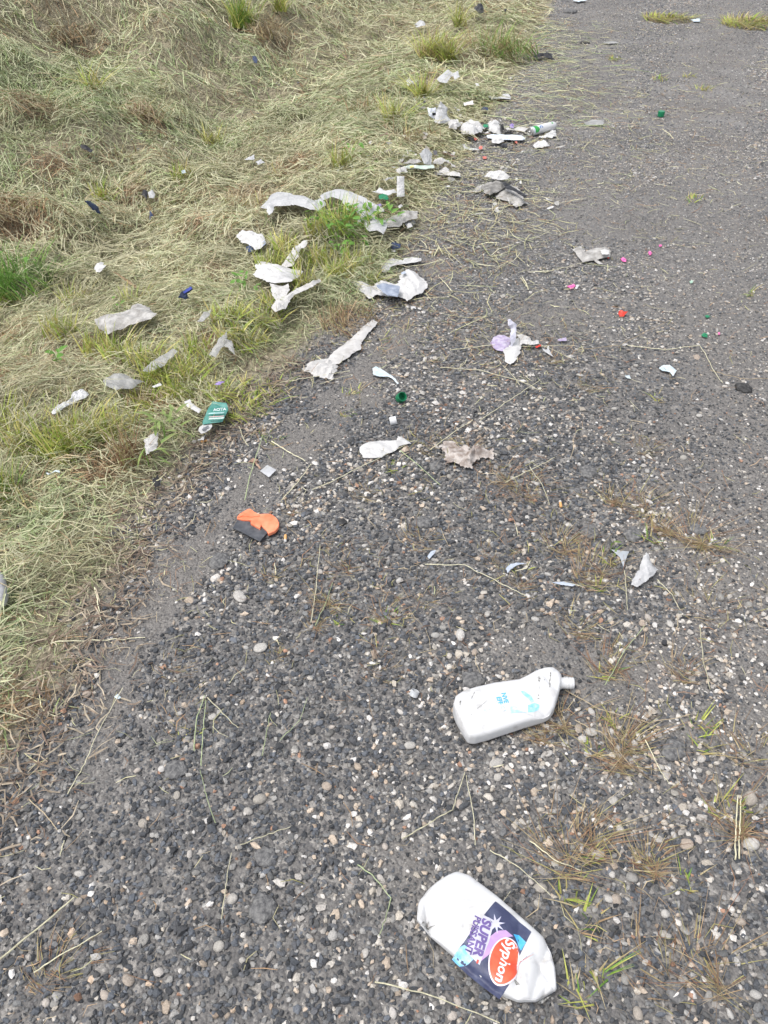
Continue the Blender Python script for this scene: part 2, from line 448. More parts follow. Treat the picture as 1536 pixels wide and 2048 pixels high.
TRACED = [(992, 1528, 26), (520, 1600, 30), (497, 1625, 22), (654, 1574, 24), (664, 1455, 14), (465, 1800, 26), (820, 1493, 24), (918, 1610, 18), (920, 1273, 26), (425, 1435, 18), (521, 1298, 28),
          (949, 1306, 18), (640, 1145, 16), (887, 1258, 20), (1398, 833, 12), (1080, 1779, 30), (1110, 1730, 18), (1075, 1808, 16), (1233, 1800, 26), (1190, 1820, 14), (1215, 1797, 20), (1330, 1828, 22), (1330, 1870, 22),
          (1370, 1862, 24), (1372, 1690, 26), (1262, 1757, 24), (1160, 1620, 18), (1165, 1480, 18), (1175, 1510, 18), (1235, 1500, 18), (1322, 1535, 16), (1446, 1518, 16), (1350, 1588, 18), (1290, 1925, 14), (1250, 1960, 22),
          (1275, 2030, 26), (1417, 1993, 22), (1480, 1975, 12), (1510, 1990, 26), (1460, 2030, 20), (1480, 1845, 22), (318, 1945, 22), (258, 1960, 26), (340, 1962, 18), (287, 1882, 22), (160, 1750, 20), (93, 2006, 20), (110, 2008, 20),
          (170, 1615, 16), (286, 1648, 20), (354, 1592, 18), (275, 1543, 16), (325, 1540, 18), (380, 1710, 16), (486, 1922, 18), (480, 1695, 14), (175, 1390, 22), (1296, 1238, 16), (1220, 1240, 16), (1070, 1240, 16), (1284, 1250, 18),
          (480, 1196, 30), (1340, 1250, 18), (770, 1693, 18), (590, 1500, 16), (1500, 1600, 34), (1500, 1690, 30), (1395, 1680, 18), (620, 1490, 14), (1240, 1660, 18), (915, 2003, 20), (855, 2040, 18), (905, 2032, 22)]
for u, v, s in TRACED:
    p = ground(u, v); dist = math.hypot(p[1], CAM_H)
    depth = p[1] * math.cos(PITCH) + CAM_H * math.sin(PITCH)
    pebble(p[0], p[1], s * depth / FPX, rz=None)
x_, y_ = view_points(1500, .4, 3.2, 0.)
kept = 0
for x, y in zip(x_, y_):
    if kept > 228: break
    if vdist(x, y) > -.04 or random.random() < .85 * float(dust(x, y)): continue
    if random.random() > .5 + .5 * float(sstep(.2, .7, x)) : continue
    kept += 1
    pebble(x, y, random.triangular(.010, .027, .013), dark=kept % 8 == 0)

# ------------------------------------------------------------------ mown hay on the verge
def ribbons(x, y, z, ang, length, width, pitch, bend, twist, cols, segs=2, sag=None):
    """Thin flat stalks: each a bent ribbon of segs quads lying about a centre point."""
    n = len(x); t = np.linspace(-.5, .5, segs + 1)
    dx, dy = np.cos(ang), np.sin(ang)
    s = t[None] * length[:, None]
    lat = bend[:, None] * (t[None] ** 2 - .08) * length[:, None]
    px = x[:, None] + dx[:, None] * s - dy[:, None] * lat
    py = y[:, None] + dy[:, None] * s + dx[:, None] * lat
    pz = z[:, None] + pitch[:, None] * s
    if sag is not None: pz = pz - sag[:, None] * (t[None] ** 2) * 4
    wx, wy, wz = -dy * np.cos(twist), dx * np.cos(twist), np.sin(twist)
    tp = np.where(np.abs(t) > .49, .55, 1.)[None] * width[:, None] * .5
    A = np.stack([px - wx[:, None] * tp, py - wy[:, None] * tp, pz - wz[:, None] * tp], -1)
    B = np.stack([px + wx[:, None] * tp, py + wy[:, None] * tp, pz + wz[:, None] * tp], -1)
    V = np.stack([A, B], 2).reshape(n, -1, 3)
    k = 2 * (segs + 1)
    q = np.array([(2 * i, 2 * i + 1, 2 * i + 3, 2 * i + 2) for i in range(segs)])
    F = (q[None] + (np.arange(n) * k)[:, None, None]).reshape(-1, 4)
    return V.reshape(-1, 3), F, np.repeat(cols, k, 0)

STRAW = np.array([(.60, .57, .36), (.53, .52, .31), (.66, .63, .44), (.49, .47, .27), (.56, .52, .31), (.45, .48, .27)])
GREENISH = np.array([(.35, .43, .22), (.42, .49, .28), (.29, .39, .15), (.46, .50, .30)])
BROWN = np.array([(.28, .19, .11), (.36, .24, .14), (.22, .15, .09), (.42, .27, .15)])
BROWN_SPOTS = [(ground(u, v), r) for u, v, r in [(150, 80, .35), (15, 420, .4), (30, 690, .16), (545, 75, .4), (290, 240, .22), (75, 220, .25), (260, 390, .15), (420, 690, .1), (440, 560, .1),
               (590, 345, .2), (500, 400, .2), (860, 170, .25), (700, 640, .14), (300, 820, .13), (200, 960, .12), (340, 1130, .12), (110, 1420, .2), (60, 1560, .2), (180, 1300, .12), (390, 455, .15), (100, 330, .2)]]
DIPS = [(ground(u, v), r) for u, v, r in [(420, 240, .55), (330, 300, .5), (180, 290, .45), (560, 200, .4), (480, 320, .4), (40, 300, .4), (640, 300, .3)]]
GREEN_SPOTS = [(ground(u, v), r) for u, v, r in [(250, 170, .5), (330, 130, .5), (120, 170, .4), (60, 570, .2), (20, 330, .35), (1010, 110, .4), (950, 200, .25), (380, 60, .4), (460, 250, .3), (100, 1050, .2)]]

def hay_cols(x, y):
    n = len(x)
    c = STRAW[rng.integers(0, len(STRAW), n)].copy()
    g = .22 + .5 * sstep(.45, .7, fbm(x * .9, y * .9, 41)); b = .08 + .25 * sstep(.55, .75, fbm(x * 1.6, y * 1.6, 43)); g = g + .16 * sstep(1.2, 2.2, vdist(x, y))
    for (p, r) in GREEN_SPOTS: g = np.maximum(g, .8 * sstep(r, r * .2, np.hypot(x - p[0], y - p[1])))
    for (p, r) in BROWN_SPOTS: b = np.maximum(b, .85 * sstep(r, r * .2, np.hypot(x - p[0], y - p[1])))
    q = rng.random(n); m = q < g; c[m] = GREENISH[rng.integers(0, 4, m.sum())]
    q = rng.random(n); m = q < b; c[m] = BROWN[rng.integers(0, 4, m.sum())]
    dark_hollow = sstep(.46, .66, fbm(x * 2.8, y * 2.8, 47))[:, None]                     # shade of hollows between clumps, put into the strand colour
    c = c * (1 - .38 * dark_hollow) + .38 * dark_hollow * np.array([.22, .19, .12])
    return np.minimum(c * rng.uniform(.62, 1.25, (n, 1)), .74)

def hay_layer(n, y0, y1, lmin, lmax, wmin, wmax):
    x, y = view_points(int(n * 2.2), y0, y1, .4)
    d = vdist(x, y) + (fbm(x * 6, y * 6, 51) - .5) * .22
    cover = sstep(-.02, .22, d)
    thin = .6 + .4 * sstep(.25, .5, fbm(x * 2.6, y * 2.6, 53))              # tangles and thinner gaps
    for (p, r) in DIPS: thin = thin * (1 - .5 * sstep(r, r * .2, np.hypot(x - p[0], y - p[1]) + (fbm(x * 4, y * 4, 59) - .5) * r))
    k = rng.random(len(x)) < cover * thin
    x, y, d = x[k][:n], y[k][:n], d[k][:n]; n = len(x)
    L = lmin + (lmax - lmin) * rng.beta(1.4, 3.0, n)
    flow = 6.28 * fbm(x * .55, y * .55, 57, 2) * 1.4
    ang = flow + rng.normal(0, 1.05, n)
    pile = sstep(0, .3, d) * (.5 + .9 * sstep(.35, .7, fbm(x * 2.6, y * 2.6, 53)))
    z = height(x, y) + .004 + rng.random(n) ** 1.3 * .06 * pile
    e = .03; slope = (height(x + np.cos(ang) * e, y + np.sin(ang) * e) - height(x - np.cos(ang) * e, y - np.sin(ang) * e)) / (2 * e)
    pitch = rng.normal(0, .13, n)
    z = np.maximum(z, height(x, y) + .002 + np.abs(pitch) * L * .22)
    pitch = pitch + slope
    up = rng.random(n) < .09; pitch[up] = rng.uniform(.3, 1.0, up.sum()) * rng.choice([-1, 1], up.sum()); L[up] *= .6
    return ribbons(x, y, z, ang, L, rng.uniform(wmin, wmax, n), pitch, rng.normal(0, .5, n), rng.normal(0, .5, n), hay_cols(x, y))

def merge(parts):
    vs, fs, cs, o = [], [], [], 0
    for v, f, c in parts:
        vs.append(v); fs.append(f + o); cs.append(c); o += len(v)
    return np.vstack(vs), np.vstack(fs), np.vstack(cs)

def top_straw(n, y0, y1, lmin, lmax, wmin, wmax):
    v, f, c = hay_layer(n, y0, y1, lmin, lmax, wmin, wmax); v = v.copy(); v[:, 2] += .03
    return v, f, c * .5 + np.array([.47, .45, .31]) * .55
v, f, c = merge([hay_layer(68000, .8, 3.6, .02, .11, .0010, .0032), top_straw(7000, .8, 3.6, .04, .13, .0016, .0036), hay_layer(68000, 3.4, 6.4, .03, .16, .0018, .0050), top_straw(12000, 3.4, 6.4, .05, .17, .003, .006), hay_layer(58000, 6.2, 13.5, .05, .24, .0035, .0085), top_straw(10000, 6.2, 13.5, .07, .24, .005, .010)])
hay = link('mown_hay', np_mesh('mown_hay', v, f, c), M_STRAW)
hay['kind'] = 'stuff'; hay['label'] = 'pale dry cut grass lying in a thick mat over the verge'; hay['category'] = 'hay'

# bits of straw strewn over the gravel (too many and too small to pick apart)
def strewn():
    parts = []
    x, y = view_points(14000, .35, 9.5, .2)
    d = -vdist(x, y)
    dens = .9 * np.exp(-np.clip(d, 0, 9) / .16) + .05 + .16 * sstep(.55, .72, fbm(x * 1.5, y * 1.5, 61)) * sstep(1.2, 2.2, y)
    far = flat(1120, 200); dens = dens + .9 * np.exp(-((x - far[0]) / .7) ** 2 - ((y - far[1]) / 1.8) ** 2)
    for u_, v_, r_ in ((900, 430, .5), (860, 640, .35), (1000, 720, .35), (1100, 690, .3), (1000, 640, .35), (960, 370, .4)):
        q_ = flat(u_, v_); dens = dens + .5 * np.exp(-((x - q_[0]) ** 2 + (y - q_[1]) ** 2) / r_ ** 2)
    k = (d > -.02) & (rng.random(len(x)) < dens); x, y = x[k], y[k]; n = len(x)
    L = (.018 + .09 * rng.beta(1.2, 4, n)) * (1 + .25 * np.clip(y - 2, 0, 6))
    c = STRAW[rng.integers(0, 6, n)] * rng.uniform(.6, 1.15, (n, 1))
    m = rng.random(n) < .3; c[m] = BROWN[rng.integers(0, 4, m.sum())]
    parts.append(ribbons(x, y, height(x, y) + .006 + rng.random(n) * .006, rng.uniform(0, 6.28, n), L, rng.uniform(.0008, .002, n) * (1 + .2 * y), rng.normal(0, .06, n), rng.normal(0, .5, n), rng.normal(0, .3, n), c))
    # long pale stalks raked out over the far gravel
    n = 800; p0, p1 = flat(1000, 260), flat(1110, 60)
    t = rng.random(n); x = p0[0] + (p1[0] - p0[0]) * t + rng.normal(0, .28, n) + .08 * rng.exponential(1., n); y = p0[1] + (p1[1] - p0[1]) * t + rng.normal(0, .3, n)
    c = np.vstack([STRAW, GREENISH])[rng.integers(0, 10, n)] * rng.uniform(.75, 1.2, (n, 1))
    parts.append(ribbons(x, y, height(x, y) + .008 + rng.random(n) * .02, rng.normal(-.15, .75, n), rng.uniform(.05, .26, n), rng.uniform(.0025, .0055, n), rng.normal(0, .05, n), rng.normal(0, .4, n), rng.normal(0, .3, n), c))
    n = 500; p0 = flat(930, 410)
    x = p0[0] + rng.normal(0, .25, n); y = p0[1] + rng.normal(0, .5, n); c = STRAW[rng.integers(0, 6, n)] * rng.uniform(.7, 1.15, (n, 1))
    parts.append(ribbons(x, y, height(x, y) + .008 + rng.random(n) * .01, rng.uniform(0, 6.28, n), rng.uniform(.05, .2, n), rng.uniform(.002, .005, n), rng.normal(0, .05, n), rng.normal(0, .4, n), rng.normal(0, .3, n), c))
    # brown rotted mulch along the near edge
    x, y = view_points(16000, .6, 2.6, .3); d = vdist(x, y) - .03
    k = (np.abs(d) < .4) & (rng.random(len(x)) < .75 * np.exp(-(d / (.07 + .04 * sstep(1.7, 1.1, y))) ** 2)); x, y = x[k], y[k]; n = len(x)
    c = np.array([(.26, .20, .15), (.34, .28, .21), (.18, .13, .10), (.42, .36, .27)])[rng.integers(0, 4, n)] * rng.uniform(.7, 1.2, (n, 1))
    parts.append(ribbons(x, y, height(x, y) + .005 + rng.random(n) * .012, rng.uniform(0, 6.28, n), rng.uniform(.01, .06, n), rng.uniform(.0015, .005, n), rng.normal(0, .1, n), rng.normal(0, .5, n), rng.normal(0, .5, n), c))
    # dead reddish fibres of creeping weeds, in patches
    x, y = view_points(26000, .4, 6.5, .2); d = -vdist(x, y); dn = 0
    for u_, v_, r_ in ((1300, 1010, .28), (1400, 1080, .22), (1200, 1140, .18), (1260, 1490, .13), (1170, 1700, .10), (1310, 1730, .10), (1180, 1940, .10), (1060, 980, .25), (900, 900, .22), (820, 1230, .2), (690, 1150, .2), (1120, 1090, .15),
                       (1450, 1630, .13), (110, 1930, .09), (1420, 1250, .18), (900, 520, .3), (880, 450, .4), (620, 690, .2), (760, 660, .25), (1130, 1450, .1), (1240, 1330, .15), (1500, 1200, .15), (1400, 1900, .1), (340, 1160, .12), (1080, 1180, .15), (960, 700, .3)):
        q_ = flat(u_, v_); dn = np.maximum(dn, np.exp(-((x - q_[0]) ** 2 + (y - q_[1]) ** 2) / r_ ** 2))
    k = (d > -.05) & (rng.random(len(x)) < .62 * dn + .02); x, y = x[k], y[k]; n = len(x)
    c = np.array([(.34, .20, .12), (.42, .30, .19), (.26, .15, .09), (.46, .38, .25), (.36, .34, .14)])[rng.integers(0, 5, n)] * rng.uniform(.7, 1.2, (n, 1))
    pt = rng.normal(0, .5, n); L = rng.uniform(.012, .05, n) * (1 + .2 * np.clip(y - 2, 0, 4))
    parts.append(ribbons(x, y, height(x, y) + .006 + np.abs(pt) * L * .35, rng.uniform(0, 6.28, n), L, rng.uniform(.0007, .0016, n) * (1 + .25 * y), pt, rng.normal(0, 1., n), rng.normal(0, .6, n), c))
    v, f, c = merge(parts)
    o = link('strewn_straw', np_mesh('strewn_straw', v, f, c), M_STRAW); o['kind'] = 'stuff'
    o['label'] = 'short bits of straw and chaff strewn over the gravel'; o['category'] = 'straw'
strewn()

# ------------------------------------------------------------------ grass tufts and weeds
def blades(n, h, spread, cols, lean=.6, width=.0035, r0=.02, segs=4, droop=.5, rg=rng):
    a = rg.uniform(0, 6.283, n); rr = r0 * np.sqrt(rg.random(n)); bx, by = rr * np.cos(a * 1.7), rr * np.sin(a * 1.7)
    H = h * rg.uniform(.45, 1.1, n); ln = np.abs(rg.normal(lean, .3, n)) * spread
    t = np.linspace(0, 1, segs + 1)[None]
    hor = (ln[:, None] * (t + droop * t ** 2) * H[:, None]); z = H[:, None] * (t - droop * .55 * t ** 2.4 * np.clip(ln[:, None], 0, 1.4))
    px = bx[:, None] + np.cos(a)[:, None] * hor; py = by[:, None] + np.sin(a)[:, None] * hor
    w = width * rg.uniform(.6, 1.3, n)[:, None] * (1 - t ** 1.6) * .5 + .0002
    tw = a + 1.5708 + rg.normal(0, .5, n)
    ox, oy = np.cos(tw)[:, None] * w, np.sin(tw)[:, None] * w
    V = np.stack([np.stack([px - ox, py - oy, z], -1), np.stack([px + ox, py + oy, z], -1)], 2).reshape(n, -1, 3)
    k = 2 * (segs + 1)
    q = np.array([(2 * i, 2 * i + 1, 2 * i + 3, 2 * i + 2) for i in range(segs)])
    F = (q[None] + (np.arange(n) * k)[:, None, None]).reshape(-1, 4)
    base = np.asarray(cols)[rg.integers(0, len(cols), n)] * rg.uniform(.75, 1.25, (n, 1))
    C = np.repeat(base, k, 0)
    return V.reshape(-1, 3), F, C

YG = [(.42, .48, .11), (.50, .52, .14), (.35, .45, .10), (.54, .50, .17), (.52, .44, .19), (.29, .41, .07)]
GR = [(.16, .31, .06), (.20, .36, .08), (.26, .40, .10), (.13, .26, .06)]
RB = [(.34, .21, .13), (.27, .15, .10), (.40, .29, .18), (.44, .36, .23), (.29, .21, .14), (.37, .33, .16)]
DB = [(.42, .34, .19), (.34, .24, .14), (.48, .40, .24), (.28, .18, .11), (.40, .37, .16)]

PX = {}
def tuft(u, v, n, h, spread, cols, label, group=None, width=.0035, r0=.03, name='grass_tuft', lean=.6, z=0.):
    p = ground(u, v); hv = float(sstep(0., .28, vdist(p[0], p[1])))
    n = int(n * (1.4 + .5 * hv)); h = h * (1.15 + .25 * hv); width = width * 1.25; z = z + .03 * hv
    V, F, C = blades(n, h, spread, cols, lean, width, r0)
    o = link(name, np_mesh(name, V, F, C), M_BLADE, loc=(p[0], p[1], float(height(p[0], p[1])) - .002 + z))
    tag(o, label, 'grass', group)
    if group: PX[o.name] = (u, v)
    return o

G_V, G_R, G_D = 'green grass tufts regrowing through the hay', 'small reddish tufts growing in the gravel', 'dry brown tufts on the verge'
L_V = 'small yellow-green grass tuft regrowing through the cut hay'
for u, v, n, h, sp in [(60, 905, 60, .10, .5), (240, 880, 60, .11, .5), (330, 775, 70, .10, .6), (205, 715, 50, .09, .5), (410, 720, 40, .08, .5), (480, 830, 40, .06, .7),
                       (300, 735, 40, .09, .6), (545, 560, 60, .11, .4), (650, 540, 60, .12, .4), (600, 545, 40, .10, .5), (510, 700, 50, .06, .8), (460, 655, 40, .08, .6),
                       (25, 620, 40, .12, .6), (430, 300, 50, .14, .6), (690, 350, 60, .16, .5), (640, 480, 50, .1, .6), (720, 545, 50, .12, .4), (160, 620, 50, .09, .7), (280, 620, 40, .08, .7),
                       (215, 410, 40, .12, .6), (190, 190, 40, .2, .7), (370, 370, 40, .12, .5), (790, 255, 60, .2, .6), (100, 930, 50, .09, .6), (190, 885, 60, .10, .6), (25, 870, 50, .09, .6), (370, 800, 50, .08, .7), (290, 830, 50, .08, .7), (450, 800, 50, .07, .8), (520, 815, 40, .05, .9), (550, 785, 40, .05, .9), (390, 760, 50, .08, .7), (250, 725, 50, .08, .6), (470, 690, 50, .07, .7), (535, 660, 50, .08, .7), (615, 585, 60, .09, .6), (680, 565, 60, .09, .6),
                       (580, 510, 50, .1, .6), (750, 565, 50, .08, .7), (560, 620, 40, .08, .6), (130, 680, 50, .09, .6), (900, 130, 60, .22, .7), (850, 210, 60, .2, .7), (920, 60, 50, .26, .7), (560, 30, 50, .26, .7)]:
    tuft(u, v, int(n * random.uniform(.7, 1.3)), h * random.uniform(.55, .85), sp * random.uniform(1.0, 1.9), YG + [(.46, .44, .26), (.52, .48, .30)], L_V, G_V, width=.0033 + .0004 * max(0, (900 - v) / 100), r0=.07)
tuft(150, 915, 110, .095, .8, YG, 'largest yellow-green grass clump, growing below the white foam strip on the verge', r0=.09)
tuft(270, 930, 60, .10, .6, DB + RB, 'bronze-brown grass clump beside the largest yellow-green clump', r0=.06)
tuft(700, 470, 130, .10, 1.0, GR + YG, 'lush green grass clump under the draped white plastic sheet', r0=.14)
tuft(15, 1010, 50, .11, .5, GR + YG, 'green grass clump at the verge edge of the picture above the grey bottle', r0=.05)
tuft(50, 585, 160, .12, .8, GR, 'dark green grass patch growing among the hay on the bank', r0=.16, width=.004)
tuft(490, 60, 90, .22, .6, GR + YG, 'tall narrow green grass clump high on the bank', r0=.12, width=.008)
tuft(1010, 120, 160, .2, 1.2, GR + DB, 'flattened grey-green grass clump at the far edge of the track', r0=.3, width=.006)
tuft(880, 120, 130, .16, 1.2, DB + YG, 'tall straw-coloured grass clump behind the thrown white bag', r0=.2, width=.006)
tuft(700, 650, 120, .07, .9, RB + DB, 'reddish dry grass clump just above the long grey rag', r0=.12, width=.0025)
tuft(1340, 40, 260, .06, 2.2, YG + DB, 'yellowish grass patch in the middle of the far track', r0=.26, width=.008)
tuft(1510, 50, 320, .08, 2.2, YG + DB, 'yellowish grass strip along the far right of the track', r0=.32, width=.008)
L_D = 'dry brown grass tuft standing in the hay of the verge'
for u, v, n, h, sp in [(150, 85, 80, .25, .6), (15, 440, 90, .16, .6), (30, 690, 60, .08, .6), (545, 80, 90, .3, .6), (290, 245, 70, .2, .6), (75, 225, 50, .2, .6), (590, 350, 60, .12, .5), (500, 415, 60, .10, .5),
                       (830, 290, 60, .2, .6), (740, 230, 60, .2, .6), (560, 420, 50, .10, .6), (700, 400, 50, .1, .5), (330, 430, 50, .1, .6), (180, 800, 50, .08, .7), (350, 830, 50, .07, .7), (110, 1000, 50, .06, .8), (250, 330, 50, .15, .6)]:
    tuft(u, v, int(n * .6), h * .45, sp * 2.2, DB + RB[2:4] + [(.50, .46, .32), (.48, .45, .30)], L_D, G_D, width=.003 + .0004 * max(0, (900 - v) / 100), r0=.10 + .03 * max(0, (700 - v) / 200))
L_R = 'low reddish-brown dried weed tuft rooted in the gravel'
for u, v, n, h in [(1260, 1480, 46, .05), (1240, 1510, 40, .05), (1190, 1690, 44, .05), (1140, 1700, 40, .05), (1310, 1730, 40, .045), (1290, 1700, 30, .04), (1130, 1095, 44, .045), (1200, 1140, 44, .05), (1180, 1160, 30, .04), (1230, 1330, 40, .045),
                   (1040, 1165, 30, .035), (690, 1125, 26, .03), (850, 1075, 30, .035), (640, 1245, 26, .03), (780, 1230, 30, .03), (1160, 1255, 30, .04), (1060, 985, 36, .045), (1020, 960, 30, .04), (940, 900, 30, .04), (860, 890, 26, .035),
                   (1330, 1060, 46, .06), (1400, 1080, 46, .06), (1290, 1010, 36, .05), (1230, 1000, 36, .05), (370, 1425, 24, .025), (360, 1330, 24, .03), (555, 1150, 20, .025), (740, 980, 26, .03), (1420, 1210, 30, .04), (1370, 1340, 36, .045),
                   (120, 1930, 40, .03), (1500, 1500, 36, .05), (1480, 1650, 40, .055), (1330, 1930, 34, .035), (1430, 1940, 30, .035), (870, 1190, 22, .03), (590, 1020, 20, .025), (990, 1110, 24, .03),
                   (560, 1310, 20, .025), (770, 1330, 20, .025), (1090, 1470, 36, .04), (1130, 1440, 30, .04), (660, 1200, 22, .03), (1110, 720, 26, .04), (1180, 770, 26, .04), (1300, 900, 30, .045)]:
    tuft(u, v, int(n * 1.5), h * .5 * random.uniform(.7, 1.3), random.uniform(1.4, 3.2), RB + DB + [(.25, .2, .13)], L_R, G_R, width=.0012, r0=random.uniform(.035, .08), name='weed_tuft', lean=.8)
L_G2, G_G2 = 'small fresh green-yellow grass sprout growing out of the gravel', 'green sprouts in the gravel'
for u, v, n, h in [(1150, 1790, 22, .07), (1180, 1850, 14, .05), (1165, 1990, 14, .045), (1195, 1960, 20, .06), (1410, 1490, 18, .06), (1405, 1460, 14, .06), (1440, 1620, 18, .05), (1480, 1610, 16, .05), (1380, 1770, 12, .03), (1180, 1715, 16, .05),
                   (1210, 1345, 20, .04), (1310, 1080, 20, .06), (1440, 1090, 18, .05), (1210, 1180, 12, .04), (530, 870, 16, .05), (545, 885, 12, .04), (720, 785, 14, .04), (700, 830, 12, .03), (380, 1470, 8, .02), (790, 940, 10, .04), (1220, 1120, 10, .05),
                   (1230, 1440, 12, .05), (1040, 1140, 8, .04), (780, 1240, 10, .03), (680, 1240, 10, .03), (1320, 800, 16, .04), (1500, 590, 20, .06), (1390, 400, 40, .06), (1410, 180, 40, .08), (1320, 160, 40, .08), (1230, 120, 40, .08), (1380, 155, 30, .07), (540, 770, 20, .05), (500, 770, 30, .06),
                   (760, 600, 24, .06), (770, 680, 20, .05), (700, 790, 10, .03), (1190, 1500, 10, .05)]:
    tuft(u, v, max(10, int(n * .55)), h * .5, random.uniform(1.0, 2.4), YG + GR[:1] + DB[:3], L_G2, G_G2, width=.0026 + (.0025 if v < 500 else 0), r0=.03 if v > 500 else .06, name='grass_sprout')

# broad-leaved weeds: stems and separate leaves
M_LEAF = surf('leaf', (.11, .26, .04), (.22, .40, .09), 30, .5, .3, 120, trans=.25)
M_DOCK = surf('dock_leaf', (.17, .27, .07), (.30, .34, .13), 20, .5, .3, 120, trans=.2)
def leaf_mesh(L, W, tooth=0., fold=.25, curl=.3):
    vs, fs = [], []; n = 8
    for i in range(n + 1):
        t = i / n; w = W * .5 * math.sin(math.pi * min(1, t * .93 + .05)) ** .75 * (1 - .25 * t)
        if tooth and i % 2: w *= 1 - tooth
        z = -curl * L * t * t
        vs += [(t * L, -w, z + w * fold), (t * L, 0, z), (t * L, w, z + w * fold)]
    for i in range(n):
        a = 3 * i; fs += [(a, a + 3, a + 4, a + 1), (a + 1, a + 4, a + 5, a + 2)]
    me = poly_mesh('leaf', vs, fs)
    return me
NETTLE = leaf_mesh(.038, .026, .18); NETTLE.materials.append(M_LEAF)
DOCK = leaf_mesh(.11, .024, 0, .2, .35); DOCK.materials.append(M_DOCK)
def leafy(u, v, n, h, r, me, label, sc=1., flatness=.3):
    p = ground(u, v); root = empty('leafy_weed', (p[0], p[1], float(height(p[0], p[1])) + .045 * float(sstep(0., .28, vdist(p[0], p[1])))))
    tag(root, label, 'weed')
    V, F, C = blades(max(4, n // 3), h, .5, GR, .5, .004, r * .6)
    link('stem', np_mesh('stem', V, F, C), M_BLADE, root)
    for i in range(n):
        a = random.uniform(0, 6.283); q = r * math.sqrt(random.random())
        o = link('leaf', me, parent=root)
        o.location = (q * math.cos(a), q * math.sin(a), random.uniform(.35, 1.) * h)
        o.rotation_euler = (random.gauss(0, .3), random.gauss(-flatness, .35), a + random.gauss(0, .7))
        k = sc * random.uniform(.7, 1.15); o.scale = (k, k, k)
leafy(745, 470, 48, .07, .12, NETTLE, 'bright green broad-leaved weed growing over the end of the draped plastic sheet')
leafy(665, 470, 46, .06, .14, NETTLE, 'low green broad-leaved weed in front of the gap between the two draped sheets', .9)
leafy(690, 520, 30, .06, .10, NETTLE, 'scattered green leaves below the lush clump', .8)
leafy(495, 600, 18, .06, .05, NETTLE, 'small bright green weed beside the crumpled white rag', .7)
leafy(345, 890, 22, .10, .05, DOCK, 'rosette of long pointed green leaves beside the grey lacy rag', .48, .5)
leafy(125, 750, 7, .05, .04, NETTLE, 'small green weed seedling in the hay above the foam strip', .9)
leafy(240, 635, 4, .03, .03, NETTLE, 'tiny green seedling below the dirty grey cloth', .6)
leafy(310, 940, 10, .08, .05, DOCK, 'drooping yellow-green leaves below the leaf rosette', .5, .1)
leafy(700, 340, 10, .10, .08, NETTLE, 'green weed behind the top of the draped sheet', 1.)
leafy(50, 560, 10, .12, .12, NETTLE, 'green leaves in the dark grass patch on the bank', 1.)
leafy(1225, 1105, 3, .04, .01, DOCK, 'thin green seedling beside the grey plastic triangle', .35, -.6)

# ------------------------------------------------------------------ long stalks lying on the gravel
M_STALK = attr_mat('stalk', .55, bscale=60.)
def stalk(pts, w, col):
    P = [ground(u, v, .012) for u, v in pts]
    Q = []
    for a, b in zip(P[:-1], P[1:]):
        k = 6
        for i in range(k): Q.append(a + (b - a) * i / k)
    Q.append(P[-1]); Q = np.array(Q); n = len(Q)
    Q[:, 2] = np.maximum(Q[:, 2] + rng.normal(0, .0012, n), height(Q[:, 0], Q[:, 1]) + .008)
    Q[:, :2] += rng.normal(0, .0006, (n, 2)); c0 = Q[0].copy()
    Q -= c0
    T = np.gradient(Q, axis=0); T /= np.linalg.norm(T, axis=1)[:, None]
    up = np.array([0, 0, 1.]); S = np.cross(T, up); S /= np.linalg.norm(S, axis=1)[:, None]; U = np.cross(S, T)
    vs, fs = [], []
    for i in range(n):
        r = w * .5 * (1 - .35 * i / n)
        for j in range(5):
            a = 6.283 * j / 5; vs.append(Q[i] + r * (math.cos(a) * S[i] + math.sin(a) * U[i]))
    for i in range(n - 1):
        for j in range(5): fs.append((i * 5 + j, i * 5 + (j + 1) % 5, i * 5 + 5 + (j + 1) % 5, i * 5 + 5 + j))
    me = np_mesh('straw_stalk', np.array(vs), np.array(fs), np.tile(np.array(col) * random.uniform(.8, 1.15), (len(vs), 1)), smooth=True)
    o = link('straw_stalk', me, M_STALK, loc=c0)
    tag(o, 'single long pale grass stalk lying loose across the dark gravel', 'stalk', 'long loose stalks on the gravel')
    PX[o.name] = pts[len(pts) // 2]
PALE, PGR, PBR = (.60, .57, .40), (.36, .42, .24), (.44, .36, .24)
